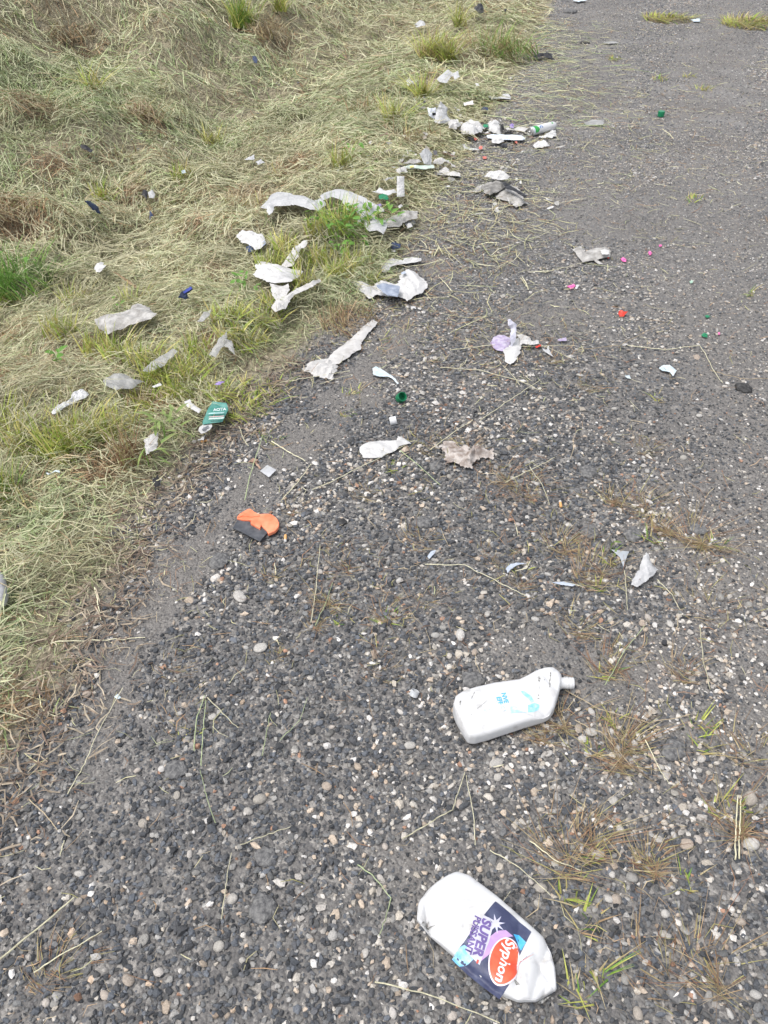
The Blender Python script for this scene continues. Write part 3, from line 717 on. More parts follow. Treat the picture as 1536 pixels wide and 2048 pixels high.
for pts, w, col in [([(-5, 1922), (60, 1870), (148, 1795)], .0042, PALE), ([(68, 1945), (130, 1905), (205, 1862)], .0026, PALE), ([(135, 1588), (165, 1535), (188, 1480), (245, 1375)], .0022, PALE), ([(388, 1500), (393, 1440), (410, 1390)], .0030, PGR),
                    ([(402, 1530), (406, 1465), (412, 1400)], .0022, PGR), ([(415, 1395), (445, 1425), (476, 1457)], .0024, PALE), ([(430, 1645), (412, 1590), (400, 1540)], .0020, PGR), ([(524, 1510), (534, 1465), (541, 1425)], .0022, PGR),
                    ([(805, 1678), (860, 1645), (905, 1618), (918, 1580), (930, 1545)], .0026, PALE), ([(950, 1690), (948, 1640), (932, 1550)], .0020, PALE), ([(715, 1730), (745, 1750), (782, 1797)], .0024, PGR), ([(782, 1797), (770, 1840), (758, 1872)], .0024, PGR),
                    ([(443, 1840), (452, 1770), (462, 1705)], .0020, PALE), ([(750, 1963), (860, 1990), (1000, 2045)], .0026, PALE), ([(1470, 1720), (1472, 1650), (1476, 1592)], .0036, PALE), ([(1478, 1718), (1480, 1650), (1482, 1594)], .0032, PALE),
                    ([(490, 1000), (500, 950), (515, 905), (525, 870)], .0030, PGR), ([(478, 853), (488, 880), (497, 892)], .0030, PALE), ([(543, 883), (580, 905), (610, 922)], .0036, PALE), ([(564, 1000), (600, 960), (622, 927)], .0030, PALE),
                    ([(625, 980), (700, 945), (770, 910), (830, 880)], .0028, PALE), ([(622, 1245), (632, 1180), (640, 1090)], .0026, PALE), ([(630, 1250), (650, 1210), (665, 1165)], .0024, PGR), ([(850, 1129), (930, 1130), (1000, 1165), (1050, 1190)], .0024, PALE),
                    ([(800, 900), (830, 925), (880, 970)], .0028, PGR), ([(560, 765), (620, 755), (700, 742)], .0030, PALE), ([(640, 768), (680, 755), (705, 748)], .0026, PALE), ([(880, 735), (960, 740), (1040, 762), (1080, 780)], .0032, PALE),
                    ([(1040, 770), (1020, 745), (1005, 730)], .0028, PALE), ([(960, 840), (1020, 800), (1080, 760)], .0030, PALE), ([(900, 700), (980, 690), (1060, 693), (1150, 690)], .0030, PALE), ([(1030, 660), (1060, 680), (1150, 720)], .0028, PALE),
                    ([(1090, 545), (1130, 535), (1165, 525)], .0030, PALE), ([(1255, 690), (1330, 700), (1400, 690), (1430, 745), (1445, 765)], .0030, PALE), ([(1420, 740), (1480, 757), (1536, 757)], .0026, PBR), ([(1150, 700), (1240, 690), (1340, 640)], .0024, PBR),
                    ([(860, 900), (900, 870), (945, 840)], .0028, PALE), ([(1010, 965), (1060, 940), (1110, 915)], .0026, PALE), ([(1060, 935), (1085, 970), (1100, 1010)], .0022, PALE), ([(190, 1175), (197, 1210), (202, 1240)], .0040, PALE), ([(100, 1285), (200, 1280), (290, 1275)], .0030, PALE),
                    ([(1150, 1440), (1210, 1470), (1270, 1540)], .0024, PBR), ([(1130, 1380), (1200, 1420), (1300, 1445), (1380, 1430)], .0024, PBR), ([(1210, 1370), (1250, 1300), (1290, 1250)], .0020, PGR), ([(1290, 1480), (1320, 1540), (1340, 1570)], .0022, PALE),
                    ([(1060, 1680), (1110, 1720), (1160, 1740)], .0022, PALE), ([(980, 1700), (1040, 1735), (1100, 1790)], .0020, PALE), ([(1400, 1250), (1405, 1310), (1420, 1380)], .0024, PALE), ([(1250, 1140), (1252, 1180), (1255, 1220)], .0026, PALE), ([(1315, 1160), (1345, 1190), (1360, 1220)], .0024, PALE),
                    ([(560, 1480), (600, 1440), (615, 1395)], .0016, PGR), ([(480, 1690), (530, 1670), (580, 1655)], .0020, PALE), ([(60, 1600), (100, 1640), (115, 1660)], .0022, PBR), ([(120, 1710), (126, 1690), (128, 1680)], .0026, PALE)]:
    stalk(pts, w, col)

# ------------------------------------------------------------------ litter: crumpled sheets
def inside(px, py, poly):
    r = np.zeros(len(px), bool); n = len(poly); j = n - 1
    for i in range(n):
        xi, yi = poly[i]; xj, yj = poly[j]
        c = ((yi > py) != (yj > py)) & (px < (xj - xi) * (py - yi) / (yj - yi + 1e-15) + xi)
        r ^= c; j = i
    return r

def tri_fill(poly, step, rg, ragged=.3):
    """Fill an outline with an irregular triangle mesh; returns points, triangles and distance to the rim."""
    B = []
    n = len(poly)
    for i in range(n):
        a, b = np.array(poly[i]), np.array(poly[(i + 1) % n]); L = np.linalg.norm(b - a); k = max(1, int(round(L / step)))
        nr = np.array([b[1] - a[1], a[0] - b[0]]) / (L + 1e-9)
        for t in range(k):
            q = a + (b - a) * t / k
            if t: q = q + nr * rg.normal(0, 1) * step * ragged
            B.append(q)
    B = np.array(B); lo, hi = B.min(0), B.max(0)
    gx, gy = np.meshgrid(np.arange(lo[0], hi[0], step), np.arange(lo[1], hi[1], step * .87))
    gx = gx + (np.arange(gx.shape[0]) % 2)[:, None] * step * .5
    G = np.stack([gx.ravel(), gy.ravel()], -1) + rg.normal(0, step * .16, (gx.size, 2))
    ok = inside(G[:, 0], G[:, 1], B); G = G[ok]
    if len(G):
        dd = seg_dist(G[:, 0], G[:, 1], np.vstack([B, B[:1]])); G = G[dd > step * .45]
    pts = [Vector(p) for p in B] + [Vector(p) for p in G]
    nb = len(B)
    vo, _, fo, *_ = delaunay_2d_cdt(pts, [(i, (i + 1) % nb) for i in range(nb)], [], 1, 1e-7)
    V = np.array([tuple(v) for v in vo]); F = [tuple(f) for f in fo if len(f) == 3]
    return V, F, seg_dist(V[:, 0], V[:, 1], np.vstack([B, B[:1]]))

def lnoise(x, y, s=0):
    i = np.floor(x); j = np.floor(y); fx = x - i; fy = y - j
    a = _hash(i, j, s); b = _hash(i + 1, j, s); c = _hash(i, j + 1, s); d = _hash(i + 1, j + 1, s)
    return np.where(fx + fy < 1, a + (b - a) * fx + (c - a) * fy, d + (c - d) * (1 - fx) + (b - d) * (1 - fy))   # flat facets meeting in creases

def ridged(x, y, s):
    return .35 * (1 - np.abs(2 * vnoise(x, y, s) - 1)) + .65 * lnoise(x * 1.3, y * 1.3, s + 1)

SEED = [500]
def sheet(name, pts, mat, amp=.16, dome=.10, base=.0, res=22, parent=None, thick=.0007, ragged=.2, up=False, grow=1.05, parent_loc=None, peak=None, freq=1.):
    """A crumpled sheet from its measured outline [(u, v[, height])]; real size, own thickness, lying on (or rising from) the ground."""
    SEED[0] += 1; rg = np.random.default_rng(SEED[0]); sd_ = SEED[0]
    m0 = ground(np.mean([p[0] for p in pts]), np.mean([p[1] for p in pts]))
    base = max(base, base * .3 + .064 * float(sstep(0., .28, vdist(m0[0], m0[1]))))            # on top of the hay
    cu_, cv_ = np.mean([p[0] for p in pts]), np.mean([p[1] for p in pts])
    pts = [(cu_ + (p[0] - cu_) * grow, cv_ + (p[1] - cv_) * grow) + tuple(p[2:]) for p in pts]
    P = np.array([ground(p[0], p[1], base + (p[2] if len(p) > 2 else 0.)) for p in pts])
    c = P.mean(0); Q = P - c
    nrm = np.array([0, 0, 1.])
    if up:
        nrm = np.linalg.svd(Q)[2][2]
        if nrm @ (np.array([0, 0, CAM_H]) - c) < 0: nrm = -nrm
    e1 = np.cross([0, 0, 1.], nrm) if up else np.array([1., 0, 0]); e1 = e1 / np.linalg.norm(e1); e2 = np.cross(nrm, e1)
    pl = np.stack([Q @ e1, Q @ e2], -1); off = Q @ nrm
    size = float(max(np.ptp(pl[:, 0]), np.ptp(pl[:, 1]))); wid = math.sqrt(abs(np.sum(pl[:, 0] * np.roll(pl[:, 1], -1) - np.roll(pl[:, 0], -1) * pl[:, 1])) / 2)
    step = max(size / res, .0012)
    V, F, de = tri_fill(pl, step, rg, ragged)
    w = 1. / (np.hypot(V[:, 0][:, None] - pl[:, 0], V[:, 1][:, None] - pl[:, 1]) ** 2 + (wid * .12) ** 2)
    h = (w * off).sum(1) / w.sum(1)
    f1 = 2.6 * freq / wid; r1 = rg.uniform(0, 60, 2); th = rg.uniform(0, 3.14); ct, st = math.cos(th), math.sin(th)
    X, Y = V[:, 0] * ct - V[:, 1] * st + r1[0], V[:, 0] * st + V[:, 1] * ct + r1[1]
    wx = fbm(X * f1, Y * f1, sd_) * .6 / f1; 
    film = 'film' in mat.name
    fold = 1 - np.abs(2 * lnoise((X + wx) * f1 * 1.1, (Y - wx) * f1 * .40, sd_) - 1)
    fold2 = 1 - np.abs(2 * lnoise((X * .6 + Y * .8) * f1 * 1.9, (Y * .6 - X * .8) * f1 * .7, sd_ + 3) - 1)
    cr = .48 * fold + .34 * fold2 + .12 * lnoise(X * f1 * 2.6, Y * f1 * 2.6, sd_ + 4) + (.03 if film else .06) * lnoise(X * f1 * 6., Y * f1 * 5.4, sd_ + 5)
    rim = sstep(0, wid * .16, de)
    h = h + amp * wid * 1.15 * (cr - .42) * (.35 + .65 * rim) + dome * .4 * wid * np.sqrt(np.clip(de / (wid * .5), 0, 1))
    lat = amp * wid * .5
    V = V + np.stack([fbm(X * f1 * 1.5, Y * f1 * 1.5, sd_ + 7) - .5, fbm(X * f1 * 1.5, Y * f1 * 1.5, sd_ + 9) - .5], -1) * lat
    W = c + V[:, :1] * e1 + V[:, 1:] * e2 + h[:, None] * nrm
    g = height(W[:, 0], W[:, 1]) + (.006 if base < .02 else base * .72)
    W[:, 2] = np.where(W[:, 2] < g, g + .1 * (W[:, 2] - g) + 0.0, W[:, 2])
    W[:, 2] = np.maximum(W[:, 2], g - .004 + rg.random(len(W)) * .001)
    loc = np.array([c[0], c[1], float(height(c[0], c[1]))]) if parent_loc is None else np.array(parent_loc)
    me = poly_mesh(name, W - loc, F, smooth=False)
    o = link(name, me, mat, parent)
    if parent is None: o.location = loc
    m = o.modifiers.new('thickness', 'SOLIDIFY'); m.thickness = thick; m.offset = -1
    return o

def Z(x0, y0, x1, y1, W=1536):
    k = (x1 - x0) / float(W)
    return lambda *pts: [(x0 + p[0] * k, y0 + p[1] * k) + tuple(p[2:]) for p in pts]
R1 = Z(560, 600, 820, 780); R2 = Z(940, 620, 1160, 760); R3 = Z(1100, 470, 1536, 800); R4 = Z(980, 1060, 1400, 1220); R5 = Z(800, 0, 1536, 240); R6 = Z(0, 0, 620, 420)
R7 = Z(460, 360, 880, 640); R8 = Z(80, 560, 560, 960); R9 = Z(0, 360, 520, 640); Q1 = Z(768, 1700, 1236, 2048); Q2 = Z(850, 1300, 1200, 1520); Q3 = Z(430, 980, 630, 1120)
Q4 = Z(680, 720, 1020, 960); Q5 = Z(800, 120, 1240, 320); Q6 = Z(720, 290, 1080, 460)

M_FILM = surf('white_film', (.56, .565, .575), (.68, .685, .69), 14, .35, .5, 90, trans=.22, alpha=.86)
M_WHITE = surf('white_paper', (.47, .465, .455), (.60, .597, .59), 26, .75, .25, 120, lo=.28, hi=.48, trans=.12)
M_DIRTY = surf('dirty_white', (.42, .405, .385), (.57, .56, .545), 26, .85, .3, 120, lo=.28, hi=.5, trans=.12)
M_GREY = surf('dirty_grey_cloth', (.25, .24, .225), (.46, .45, .43), 30, .9, .6, 160, lo=.35, hi=.65)
M_TAN = surf('mud_stained', (.21, .165, .14), (.46, .42, .39), 40, .9, .6, 140, lo=.35, hi=.6)
M_NAVY = surf('navy_plastic', (.02, .03, .07), (.05, .075, .15), 30, .45, .2)
M_BLACK = surf('black_plastic', (.012, .012, .014), (.035, .035, .04), 30, .45, .2)
M_BLUE = surf('blue_print', (.20, .235, .31), (.34, .38, .45), 30, .6, .2)
M_LBLUE = surf('pale_blue_film', (.46, .55, .60), (.58, .65, .68), 30, .5, .2)
M_BWISP = surf('blue_tape', (.38, .43, .51), (.50, .54, .59), 30, .4, .1)
M_PURP = surf('purple_foil', (.33, .27, .41), (.48, .44, .54), 60, .5, .3)
M_VIOLET = surf('violet_plastic', (.26, .19, .45), (.36, .29, .53), 60, .4)
M_RED = surf('red_plastic', (.60, .04, .025), (.70, .08, .05), 40, .4)
M_CORAL = surf('coral_plastic', (.50, .13, .10), (.62, .22, .17), 40, .6)
M_PINK = surf('pink_plastic', (.72, .10, .34), (.80, .25, .48), 60, .5)
M_GREEN = surf('green_plastic', (.01, .17, .075), (.02, .24, .11), 60, .35, .1)
M_CLEAR = surf('clear_film', (.55, .56, .58), (.68, .69, .71), 20, .25, .1, alpha=.62)
M_HAZY = surf('thin_white_film', (.42, .42, .41), (.58, .58, .57), 25, .4, .4, alpha=.68, trans=.25)
M_GLASSY = surf('grey_plastic_triangle', (.40, .43, .46), (.50, .53, .56), 20, .4, alpha=.8)
M_ORANGE = surf('orange_plastic', (.76, .19, .09), (.84, .29, .16), 30, .5, .12, 40)
M_RUBBER = surf('slate_blade', (.055, .06, .07), (.10, .105, .115), 60, .6, .2)
M_BWHITE = surf('white_bottle_plastic', (.42, .415, .405), (.585, .59, .595), 34, .45, .12, 60, detail=9., lo=.26, hi=.42)
M_FOAM = surf('white_foam', (.52, .525, .53), (.60, .60, .60), 40, .9, .6, 250)

HB = .05      # things on the hay lie on top of it
def scrap(name, label, cat, pts, mat, **kw):
    o = sheet(name, pts, mat, **kw); tag(o, label, cat); return o

scrap('plastic_sheet', 'long white plastic sheet arched over the hay, pointed at its lower end', 'plastic sheet', R7((235, 190), (330, 110), (430, 95), (540, 105), (610, 150), (650, 135), (690, 165), (690, 195), (640, 240), (590, 220), (480, 185), (420, 195), (335, 200), (320, 235), (295, 265), (275, 205)), M_FILM, base=HB, amp=.13, dome=.14, res=40, ragged=.12)
scrap('plastic_sheet', 'large white plastic sheet curving down towards the green weeds', 'plastic sheet', R7((670, 120), (700, 85), (780, 80), (880, 90), (970, 120), (1060, 170), (1110, 215), (1115, 240), (1060, 235), (1045, 250), (1080, 290), (1140, 300), (1140, 340), (1110, 405), (1070, 370), (1020, 375), (985, 330), (990, 290), (935, 300), (930, 240), (920, 215), (860, 220), (825, 160), (760, 140), (690, 165)), M_FILM, base=HB, amp=.12, dome=.12, res=44, ragged=.12)
scrap('rag', 'dirty grey rag bunched beside the end of the curving plastic sheet', 'rag', R7((1140, 300), (1180, 270), (1250, 240), (1370, 240), (1360, 290), (1300, 300), (1240, 340), (1160, 345)), M_GREY, base=.015, amp=.25)
scrap('paper_scrap', 'small white paper scrap on the dirty grey rag by the plastic sheet', 'scrap', R7((1280, 320), (1310, 290), (1335, 340), (1300, 355)), M_WHITE, base=.02, res=10)
w = scrap('crumpled_wrapper', 'crumpled white wrapper with a navy corner lying in the hay', 'wrapper', R7((50, 430), (95, 365), (160, 375), (235, 400), (260, 455), (240, 490), (180, 520), (150, 490), (90, 460)), M_WHITE, base=HB, amp=.28, res=26)
sheet('navy_corner', R7((118, 490), (150, 475), (168, 500), (165, 525), (125, 528)), M_NAVY, base=HB + .004, res=9, parent=w, parent_loc=w.location)
sheet('blue_edge', R7((235, 455), (258, 440), (258, 470), (240, 485)), M_BLUE, base=HB + .012, res=7, parent=w, parent_loc=w.location)
scrap('cloth_strip', 'narrow dirty white cloth strip slanting up out of the hay', 'rag', R7((370, 630), (430, 550), (470, 490), (540, 445), (572, 450), (545, 490), (515, 505), (490, 570), (460, 630), (410, 640)), M_DIRTY, base=HB, amp=.2, res=26)
scrap('rag', 'broad crumpled white rag lying in the hay below the narrow cloth strip', 'rag', R7((175, 695), (210, 660), (180, 630), (205, 610), (290, 612), (340, 640), (420, 650), (525, 675), (500, 700), (440, 745), (330, 745), (270, 740)), M_WHITE, base=HB, amp=.18, res=30)
scrap('rag', 'frayed white rag with two arms below the broad crumpled rag', 'rag', R7((300, 750), (430, 755), (435, 800), (405, 850), (520, 780), (640, 730), (655, 750), (600, 790), (500, 830), (440, 890), (410, 950), (340, 975), (315, 940), (345, 880), (310, 840)), M_DIRTY, base=HB, amp=.24, res=36)
w = scrap('crumpled_wrapper', 'crumpled white wrapper with a faded blue panel at the edge of the gravel', 'wrapper', R7((890, 750), (970, 745), (1050, 790), (1110, 745), (1180, 760), (1230, 770), (1240, 720), (1280, 670), (1340, 690), (1400, 730), (1425, 770), (1400, 830), (1340, 850), (1305, 890), (1230, 855), (1150, 850), (1090, 835), (1030, 860), (950, 800)), M_WHITE, base=.02, amp=.2, res=34)
sheet('blue_panel', R7((1075, 770), (1130, 758), (1240, 780), (1220, 855), (1150, 840), (1100, 800)), M_BLUE, base=.062, res=12, amp=.1, parent=w, parent_loc=w.location)
sheet('blue_tip', R7((1250, 680), (1275, 665), (1290, 680), (1260, 690)), M_BWISP, base=.05, res=6, parent=w, parent_loc=w.location)
scrap('torn_paper', 'torn white paper strip above the wrapper with the faded blue panel', 'paper', R7((1115, 610), (1160, 580), (1190, 575), (1260, 590), (1290, 572), (1390, 575), (1395, 595), (1330, 610), (1240, 620), (1180, 640), (1150, 670), (1110, 665)), M_WHITE, base=.02, amp=.2, res=26)
scrap('plastic_scrap', 'small crumpled navy plastic scrap above the torn white paper strip', 'scrap', R7((1165, 475), (1200, 455), (1245, 470), (1240, 500), (1190, 505)), M_NAVY, base=.02, amp=.35, res=12)
scrap('paper_scrap', 'tiny white paper scrap under the navy plastic scrap', 'scrap', R7((1175, 510), (1205, 500), (1210, 525), (1185, 525)), M_WHITE, res=7)
scrap('paper_scrap', 'small pale paper flake on the gravel below the faded blue panel', 'scrap', R7((1320, 935), (1355, 930), (1360, 950), (1325, 950)), M_WHITE, res=7)
scrap('cloth', 'dirty grey cloth spread flat over the hay', 'cloth', R8((360, 255), (400, 235), (480, 225), (570, 205), (620, 165), (690, 180), (735, 220), (650, 250), (580, 285), (500, 320), (450, 355), (390, 320)), M_GREY, base=HB, amp=.14, res=32)
w = scrap('plastic_scrap', 'bent royal-blue plastic scrap sticking out of the hay', 'scrap', R8((885, 110), (905, 78, .02), (965, 42, .05), (978, 60, .05), (940, 90, .02), (960, 118), (920, 120)), M_NAVY, base=.04, amp=.15, res=14, up=True)
sheet('blue_face', R8((915, 75, .03), (965, 42, .052), (972, 56, .05), (925, 88, .025)), surf('royal_blue', (.02, .035, .22), (.05, .07, .34), 40, .4), base=.043, res=8, amp=.05, dome=.02, up=True, parent=w, parent_loc=w.location)
scrap('plastic_film', 'dirty translucent film half buried in the hay below the grey cloth', 'film', R8((660, 580), (720, 520), (790, 475), (850, 440), (880, 460), (840, 500), (790, 550), (720, 585)), M_HAZY, base=HB, amp=.2, res=28)
scrap('plastic_film', 'rounded dirty white film puffed up beside the white foam strip', 'film', R8((410, 640), (470, 600), (540, 605), (600, 640), (660, 655), (600, 690), (500, 700), (420, 680)), M_HAZY, base=HB, amp=.16, dome=.25, res=28)
scrap('foam_strip', 'bright white lumpy foam strip lying in the hay', 'foam', R8((80, 850), (110, 800), (200, 765), (210, 725), (270, 700), (310, 735), (290, 760), (200, 800), (100, 855)), M_FOAM, base=HB + .01, amp=.3, dome=.3, res=26, thick=.006)
scrap('paper_strip', 'small folded white paper strip beside the green packet', 'paper', R8((925, 780), (960, 765), (970, 790), (1030, 830), (1015, 850), (940, 810)), M_WHITE, base=.045, amp=.15, res=14)
scrap('rag', 'grey lacy rag beside the rosette of long leaves', 'rag', R8((670, 1030), (720, 985), (740, 940), (755, 985), (750, 1080), (680, 1120)), M_DIRTY, base=HB, amp=.35, res=22)
scrap('plastic_film', 'wispy torn white film high in the hay near the frayed rag', 'film', R8((1010, 265), (1050, 205), (1095, 190), (1080, 230), (1040, 265)), M_HAZY, base=HB, amp=.2, res=16)
scrap('plastic_film', 'frayed white film strand above the green packet', 'film', R8((1085, 480), (1120, 420), (1150, 370), (1200, 330), (1190, 380), (1230, 400), (1240, 480), (1180, 420), (1130, 500)), M_HAZY, base=HB, amp=.25, res=24)
scrap('paper_scrap', 'small white paper scrap in the grass below the puffed film', 'scrap', R8((718, 680), (770, 660), (782, 672), (730, 690)), M_WHITE, base=HB, res=9)
scrap('plastic_scrap', 'small purple plastic strip in the grass above the green packet', 'scrap', R8((1115, 670), (1140, 650), (1180, 650), (1150, 672)), M_VIOLET, base=.05, res=8)
scrap('plastic_square', 'translucent white plastic square lying alone on the gravel', 'plastic', R8((1410, 1222), (1455, 1185), (1510, 1215), (1465, 1260)), M_CLEAR, base=.01, amp=.03, dome=.02, res=10, ragged=.02)
scrap('paper_scrap', 'small white scrap below the round white badge', 'scrap', R8((1010, 1025), (1060, 990), (1045, 1025)), M_WHITE, base=.02, res=8)
scrap('dead_leaf', 'curled brown dead leaf beside the translucent plastic square', 'leaf', R8((1335, 1165), (1365, 1140), (1395, 1150), (1385, 1165), (1415, 1205), (1400, 1205), (1370, 1170)), surf('dead_leaf', (.22, .13, .09), (.45, .32, .24), 60, .7, .4), base=.006, amp=.25, res=14)
scrap('rag', 'long flat grey rag pointing away across the edge of the gravel', 'rag', R1((560, 700), (640, 620), (750, 530), (830, 470), (920, 380), (1000, 310), (1090, 250), (1140, 275), (1120, 310), (1060, 370), (1000, 450), (950, 500), (950, 580), (880, 620), (800, 680), (700, 745), (620, 745)), M_DIRTY, base=.012, amp=.10, dome=.10, res=40, ragged=.2)
scrap('rag', 'tattered grey-white rag heaped at the end of the long flat rag', 'rag', R1((255, 810), (330, 800), (340, 750), (450, 730), (600, 725), (660, 790), (680, 850), (640, 870), (630, 935), (560, 925), (480, 910), (400, 890), (350, 850), (290, 850)), M_DIRTY, base=.01, amp=.3, res=32, ragged=.5)
scrap('film_scrap', 'pale blue-white film scrap with a tail, above the dark green cap', 'scrap', Q4((300, 80), (330, 62), (395, 95), (455, 135), (500, 170), (525, 210), (510, 212), (470, 165), (430, 150), (360, 150), (305, 135)), M_LBLUE, base=.012, amp=.12, res=22, ragged=.1)
w = scrap('crushed_carton', 'crushed white carton with a folded end on the gravel', 'carton', Q4((185, 790), (240, 760), (360, 735), (505, 735), (515, 690), (560, 710), (625, 760), (530, 785), (510, 810), (420, 850), (380, 880), (220, 880), (190, 840)), M_WHITE, base=.012, amp=.2, dome=.18, res=34, ragged=.1)
scrap('rag', 'mud-brown crumpled tissue beside the crushed white carton', 'rag', Q4((930, 790), (960, 750), (1040, 745), (1090, 790), (1150, 790), (1170, 840), (1250, 830), (1360, 820), (1370, 870), (1400, 910), (1350, 890), (1250, 920), (1200, 950), (1200, 1000), (1130, 985), (1060, 950), (970, 950), (960, 880)), M_TAN, base=.008, amp=.5, res=40, ragged=.6)
# far heap by the spray can
scrap('plastic_bag', 'white plastic bag caught on the tall straw-coloured grass', 'bag', Q5((260, 130), (310, 95, .015), (330, 60, .05), (400, 75, .05), (415, 115, .02), (380, 140), (360, 125), (330, 160), (280, 155)), M_FILM, base=.10, amp=.15, res=24, up=True)
scrap('plastic_bag', 'small white bag lying in the hay beyond the heap of litter', 'bag', Q5((40, 150), (60, 130), (90, 145), (122, 140), (100, 170), (55, 182)), M_FILM, base=HB, amp=.25, res=16)
scrap('paper_scrap', 'tiny white scrap in the hay near the far bag', 'scrap', Q5((525, 165), (550, 165), (555, 180), (530, 183)), M_WHITE, base=.03, res=8)
scrap('plastic_film', 'white bow-shaped film lying beyond the heap of litter', 'film', Q5((620, 255), (685, 265), (720, 240), (765, 245), (770, 278), (700, 272), (640, 275)), M_FILM, base=.02, amp=.2, res=20)
scrap('paper_scrap', 'pinkish white folded card in the hay behind the litter heap', 'card', Q5((445, 300), (505, 283), (515, 310), (450, 318)), surf('pinkish_card', (.66, .58, .56), (.76, .72, .70), 40, .7), base=.03, amp=.1, res=10)
scrap('plastic_scrap', 'dark blue plastic lump behind the litter heap', 'scrap', Q5((570, 335), (615, 335), (615, 355), (570, 350)), M_NAVY, base=.02, dome=.4, res=10)
scrap('plastic_bag', 'white plastic bag standing upright at the end of the litter heap', 'bag', Q5((240, 430), (250, 370, .035), (285, 285, .10), (310, 320, .075), (328, 340, .06), (325, 395, .02), (370, 430), (330, 440), (280, 440)), M_FILM, base=.02, amp=.2, dome=.05, res=30, up=True)
w = scrap('silver_packet', 'silvery blue packet leaning against the upright white bag', 'packet', Q5((190, 335, .045), (250, 335, .045), (255, 370, .02), (235, 410), (205, 390, .01)), surf('silver_foil', (.42, .45, .52), (.62, .64, .68), 20, .35, .2), base=.03, amp=.15, res=18, up=True)
sheet('dark_emblem', Q5((225, 370, .025), (250, 368, .025), (247, 388, .012), (228, 388, .012)), M_BLACK, base=.042, amp=.05, res=6, up=True, parent=w, parent_loc=w.location)
scrap('tissue', 'crumpled white tissue next to the upright bag', 'tissue', Q5((340, 430), (410, 425), (420, 460), (400, 490), (340, 480)), M_DIRTY, base=.01, amp=.35, dome=.3, res=22)
scrap('tissue', 'large crumpled white tissue in the middle of the litter heap', 'tissue', Q5((420, 470), (470, 445), (520, 455), (580, 480), (540, 520), (450, 525), (420, 500)), M_WHITE, base=.01, amp=.35, dome=.35, res=26)
scrap('tissue', 'rounded crumpled white tissue beside the black strap', 'tissue', Q5((600, 470), (640, 450), (690, 452), (708, 480), (695, 515), (640, 510)), M_WHITE, base=.01, amp=.35, dome=.45, res=24)
scrap('plastic_scrap', 'black plastic piece between the two big tissues', 'scrap', Q5((550, 470), (575, 458), (590, 470), (560, 480)), M_BLACK, base=.02, dome=.3, res=10)
scrap('plastic_scrap', 'green plastic piece between the two big tissues', 'scrap', Q5((580, 455), (615, 450), (618, 470), (585, 472)), M_GREEN, base=.03, dome=.3, res=10)
scrap('strap', 'bent black strap behind the rounded tissue', 'strap', Q5((685, 440, .03), (720, 440, .05), (728, 500), (705, 505)), M_BLACK, base=.02, amp=.2, res=12)
scrap('plastic_flower', 'small violet plastic piece behind the litter heap', 'scrap', Q5((766, 458), (780, 448), (797, 455), (795, 475), (770, 472)), M_VIOLET, base=.02, dome=.4, amp=.3, res=10)
scrap('tissue', 'flat white tissue between the violet piece and the spray can', 'tissue', Q5((740, 478), (800, 480), (850, 470), (890, 480), (870, 500), (800, 492), (750, 492)), M_DIRTY, base=.01, amp=.2, res=20)
scrap('tube', 'flattened pale blue tube lying in front of the litter heap', 'tube', Q5((610, 530), (760, 528), (850, 535), (870, 550), (850, 560), (700, 556), (620, 546)), surf('pale_tube', (.50, .57, .66), (.66, .70, .75), 18, .4), base=.02, amp=.06, dome=.35, res=34, ragged=.05)
scrap('tissue', 'small white tissue in front of the flattened tube', 'tissue', Q5((640, 555), (700, 550), (725, 570), (690, 584), (645, 578)), M_WHITE, base=.02, amp=.3, dome=.3, res=18)
scrap('plastic_scrap', 'black plastic piece in front of the large tissue', 'scrap', Q5((470, 535), (500, 528), (512, 545), (508, 562), (472, 552)), M_BLACK, base=.01, dome=.3, res=12)
scrap('plastic_scrap', 'red plastic sliver beside the flattened tube', 'scrap', Q5((512, 540), (525, 545), (542, 552), (525, 562)), M_CORAL, base=.015, dome=.3, res=9)
w = scrap('paper_strip', 'curved white paper strip with a red end below the litter heap', 'paper', Q5((440, 590), (480, 612), (545, 622), (575, 605), (575, 622), (500, 632), (450, 618)), M_FILM, base=.015, amp=.12, res=26)
sheet('red_end', Q5((548, 612), (560, 600), (578, 604), (572, 622), (555, 622)), M_CORAL, base=.03, res=8, parent=w, parent_loc=w.location)
scrap('plastic_scrap', 'black plastic block on the gravel below the flattened tube', 'scrap', Q5((700, 590), (745, 588), (750, 612), (700, 614)), M_BLACK, base=.01, dome=.5, amp=.1, res=12)
scrap('plastic_scrap', 'tiny coral-red piece below the end of the flattened tube', 'scrap', Q5((802, 568), (818, 568), (818, 582), (804, 582)), M_CORAL, base=.01, dome=.4, res=8)
scrap('plastic_scrap', 'tiny coral-red piece alone below the curved paper strip', 'scrap', Q5((578, 676), (605, 674), (602, 690), (582, 692)), M_CORAL, base=.01, dome=.3, res=8)
scrap('tissue', 'crumpled white tissue under the spray can', 'tissue', Q5((960, 545), (1000, 530), (1050, 500), (1085, 490), (1090, 530), (1060, 545), (1000, 540)), M_WHITE, base=.008, amp=.3, res=22)
scrap('tissue', 'crumpled white tissue on the gravel in front of the spray can', 'tissue', Q5((930, 600), (960, 575), (1010, 572), (1040, 600), (990, 612), (940, 615)), M_WHITE, base=.01, amp=.3, dome=.2, res=20)
scrap('film_scrap', 'flat dirty film on the gravel beyond the spray can', 'film', Q5((1290, 440), (1340, 420), (1420, 425), (1415, 455), (1300, 455)), M_HAZY, base=.01, amp=.15, res=16)
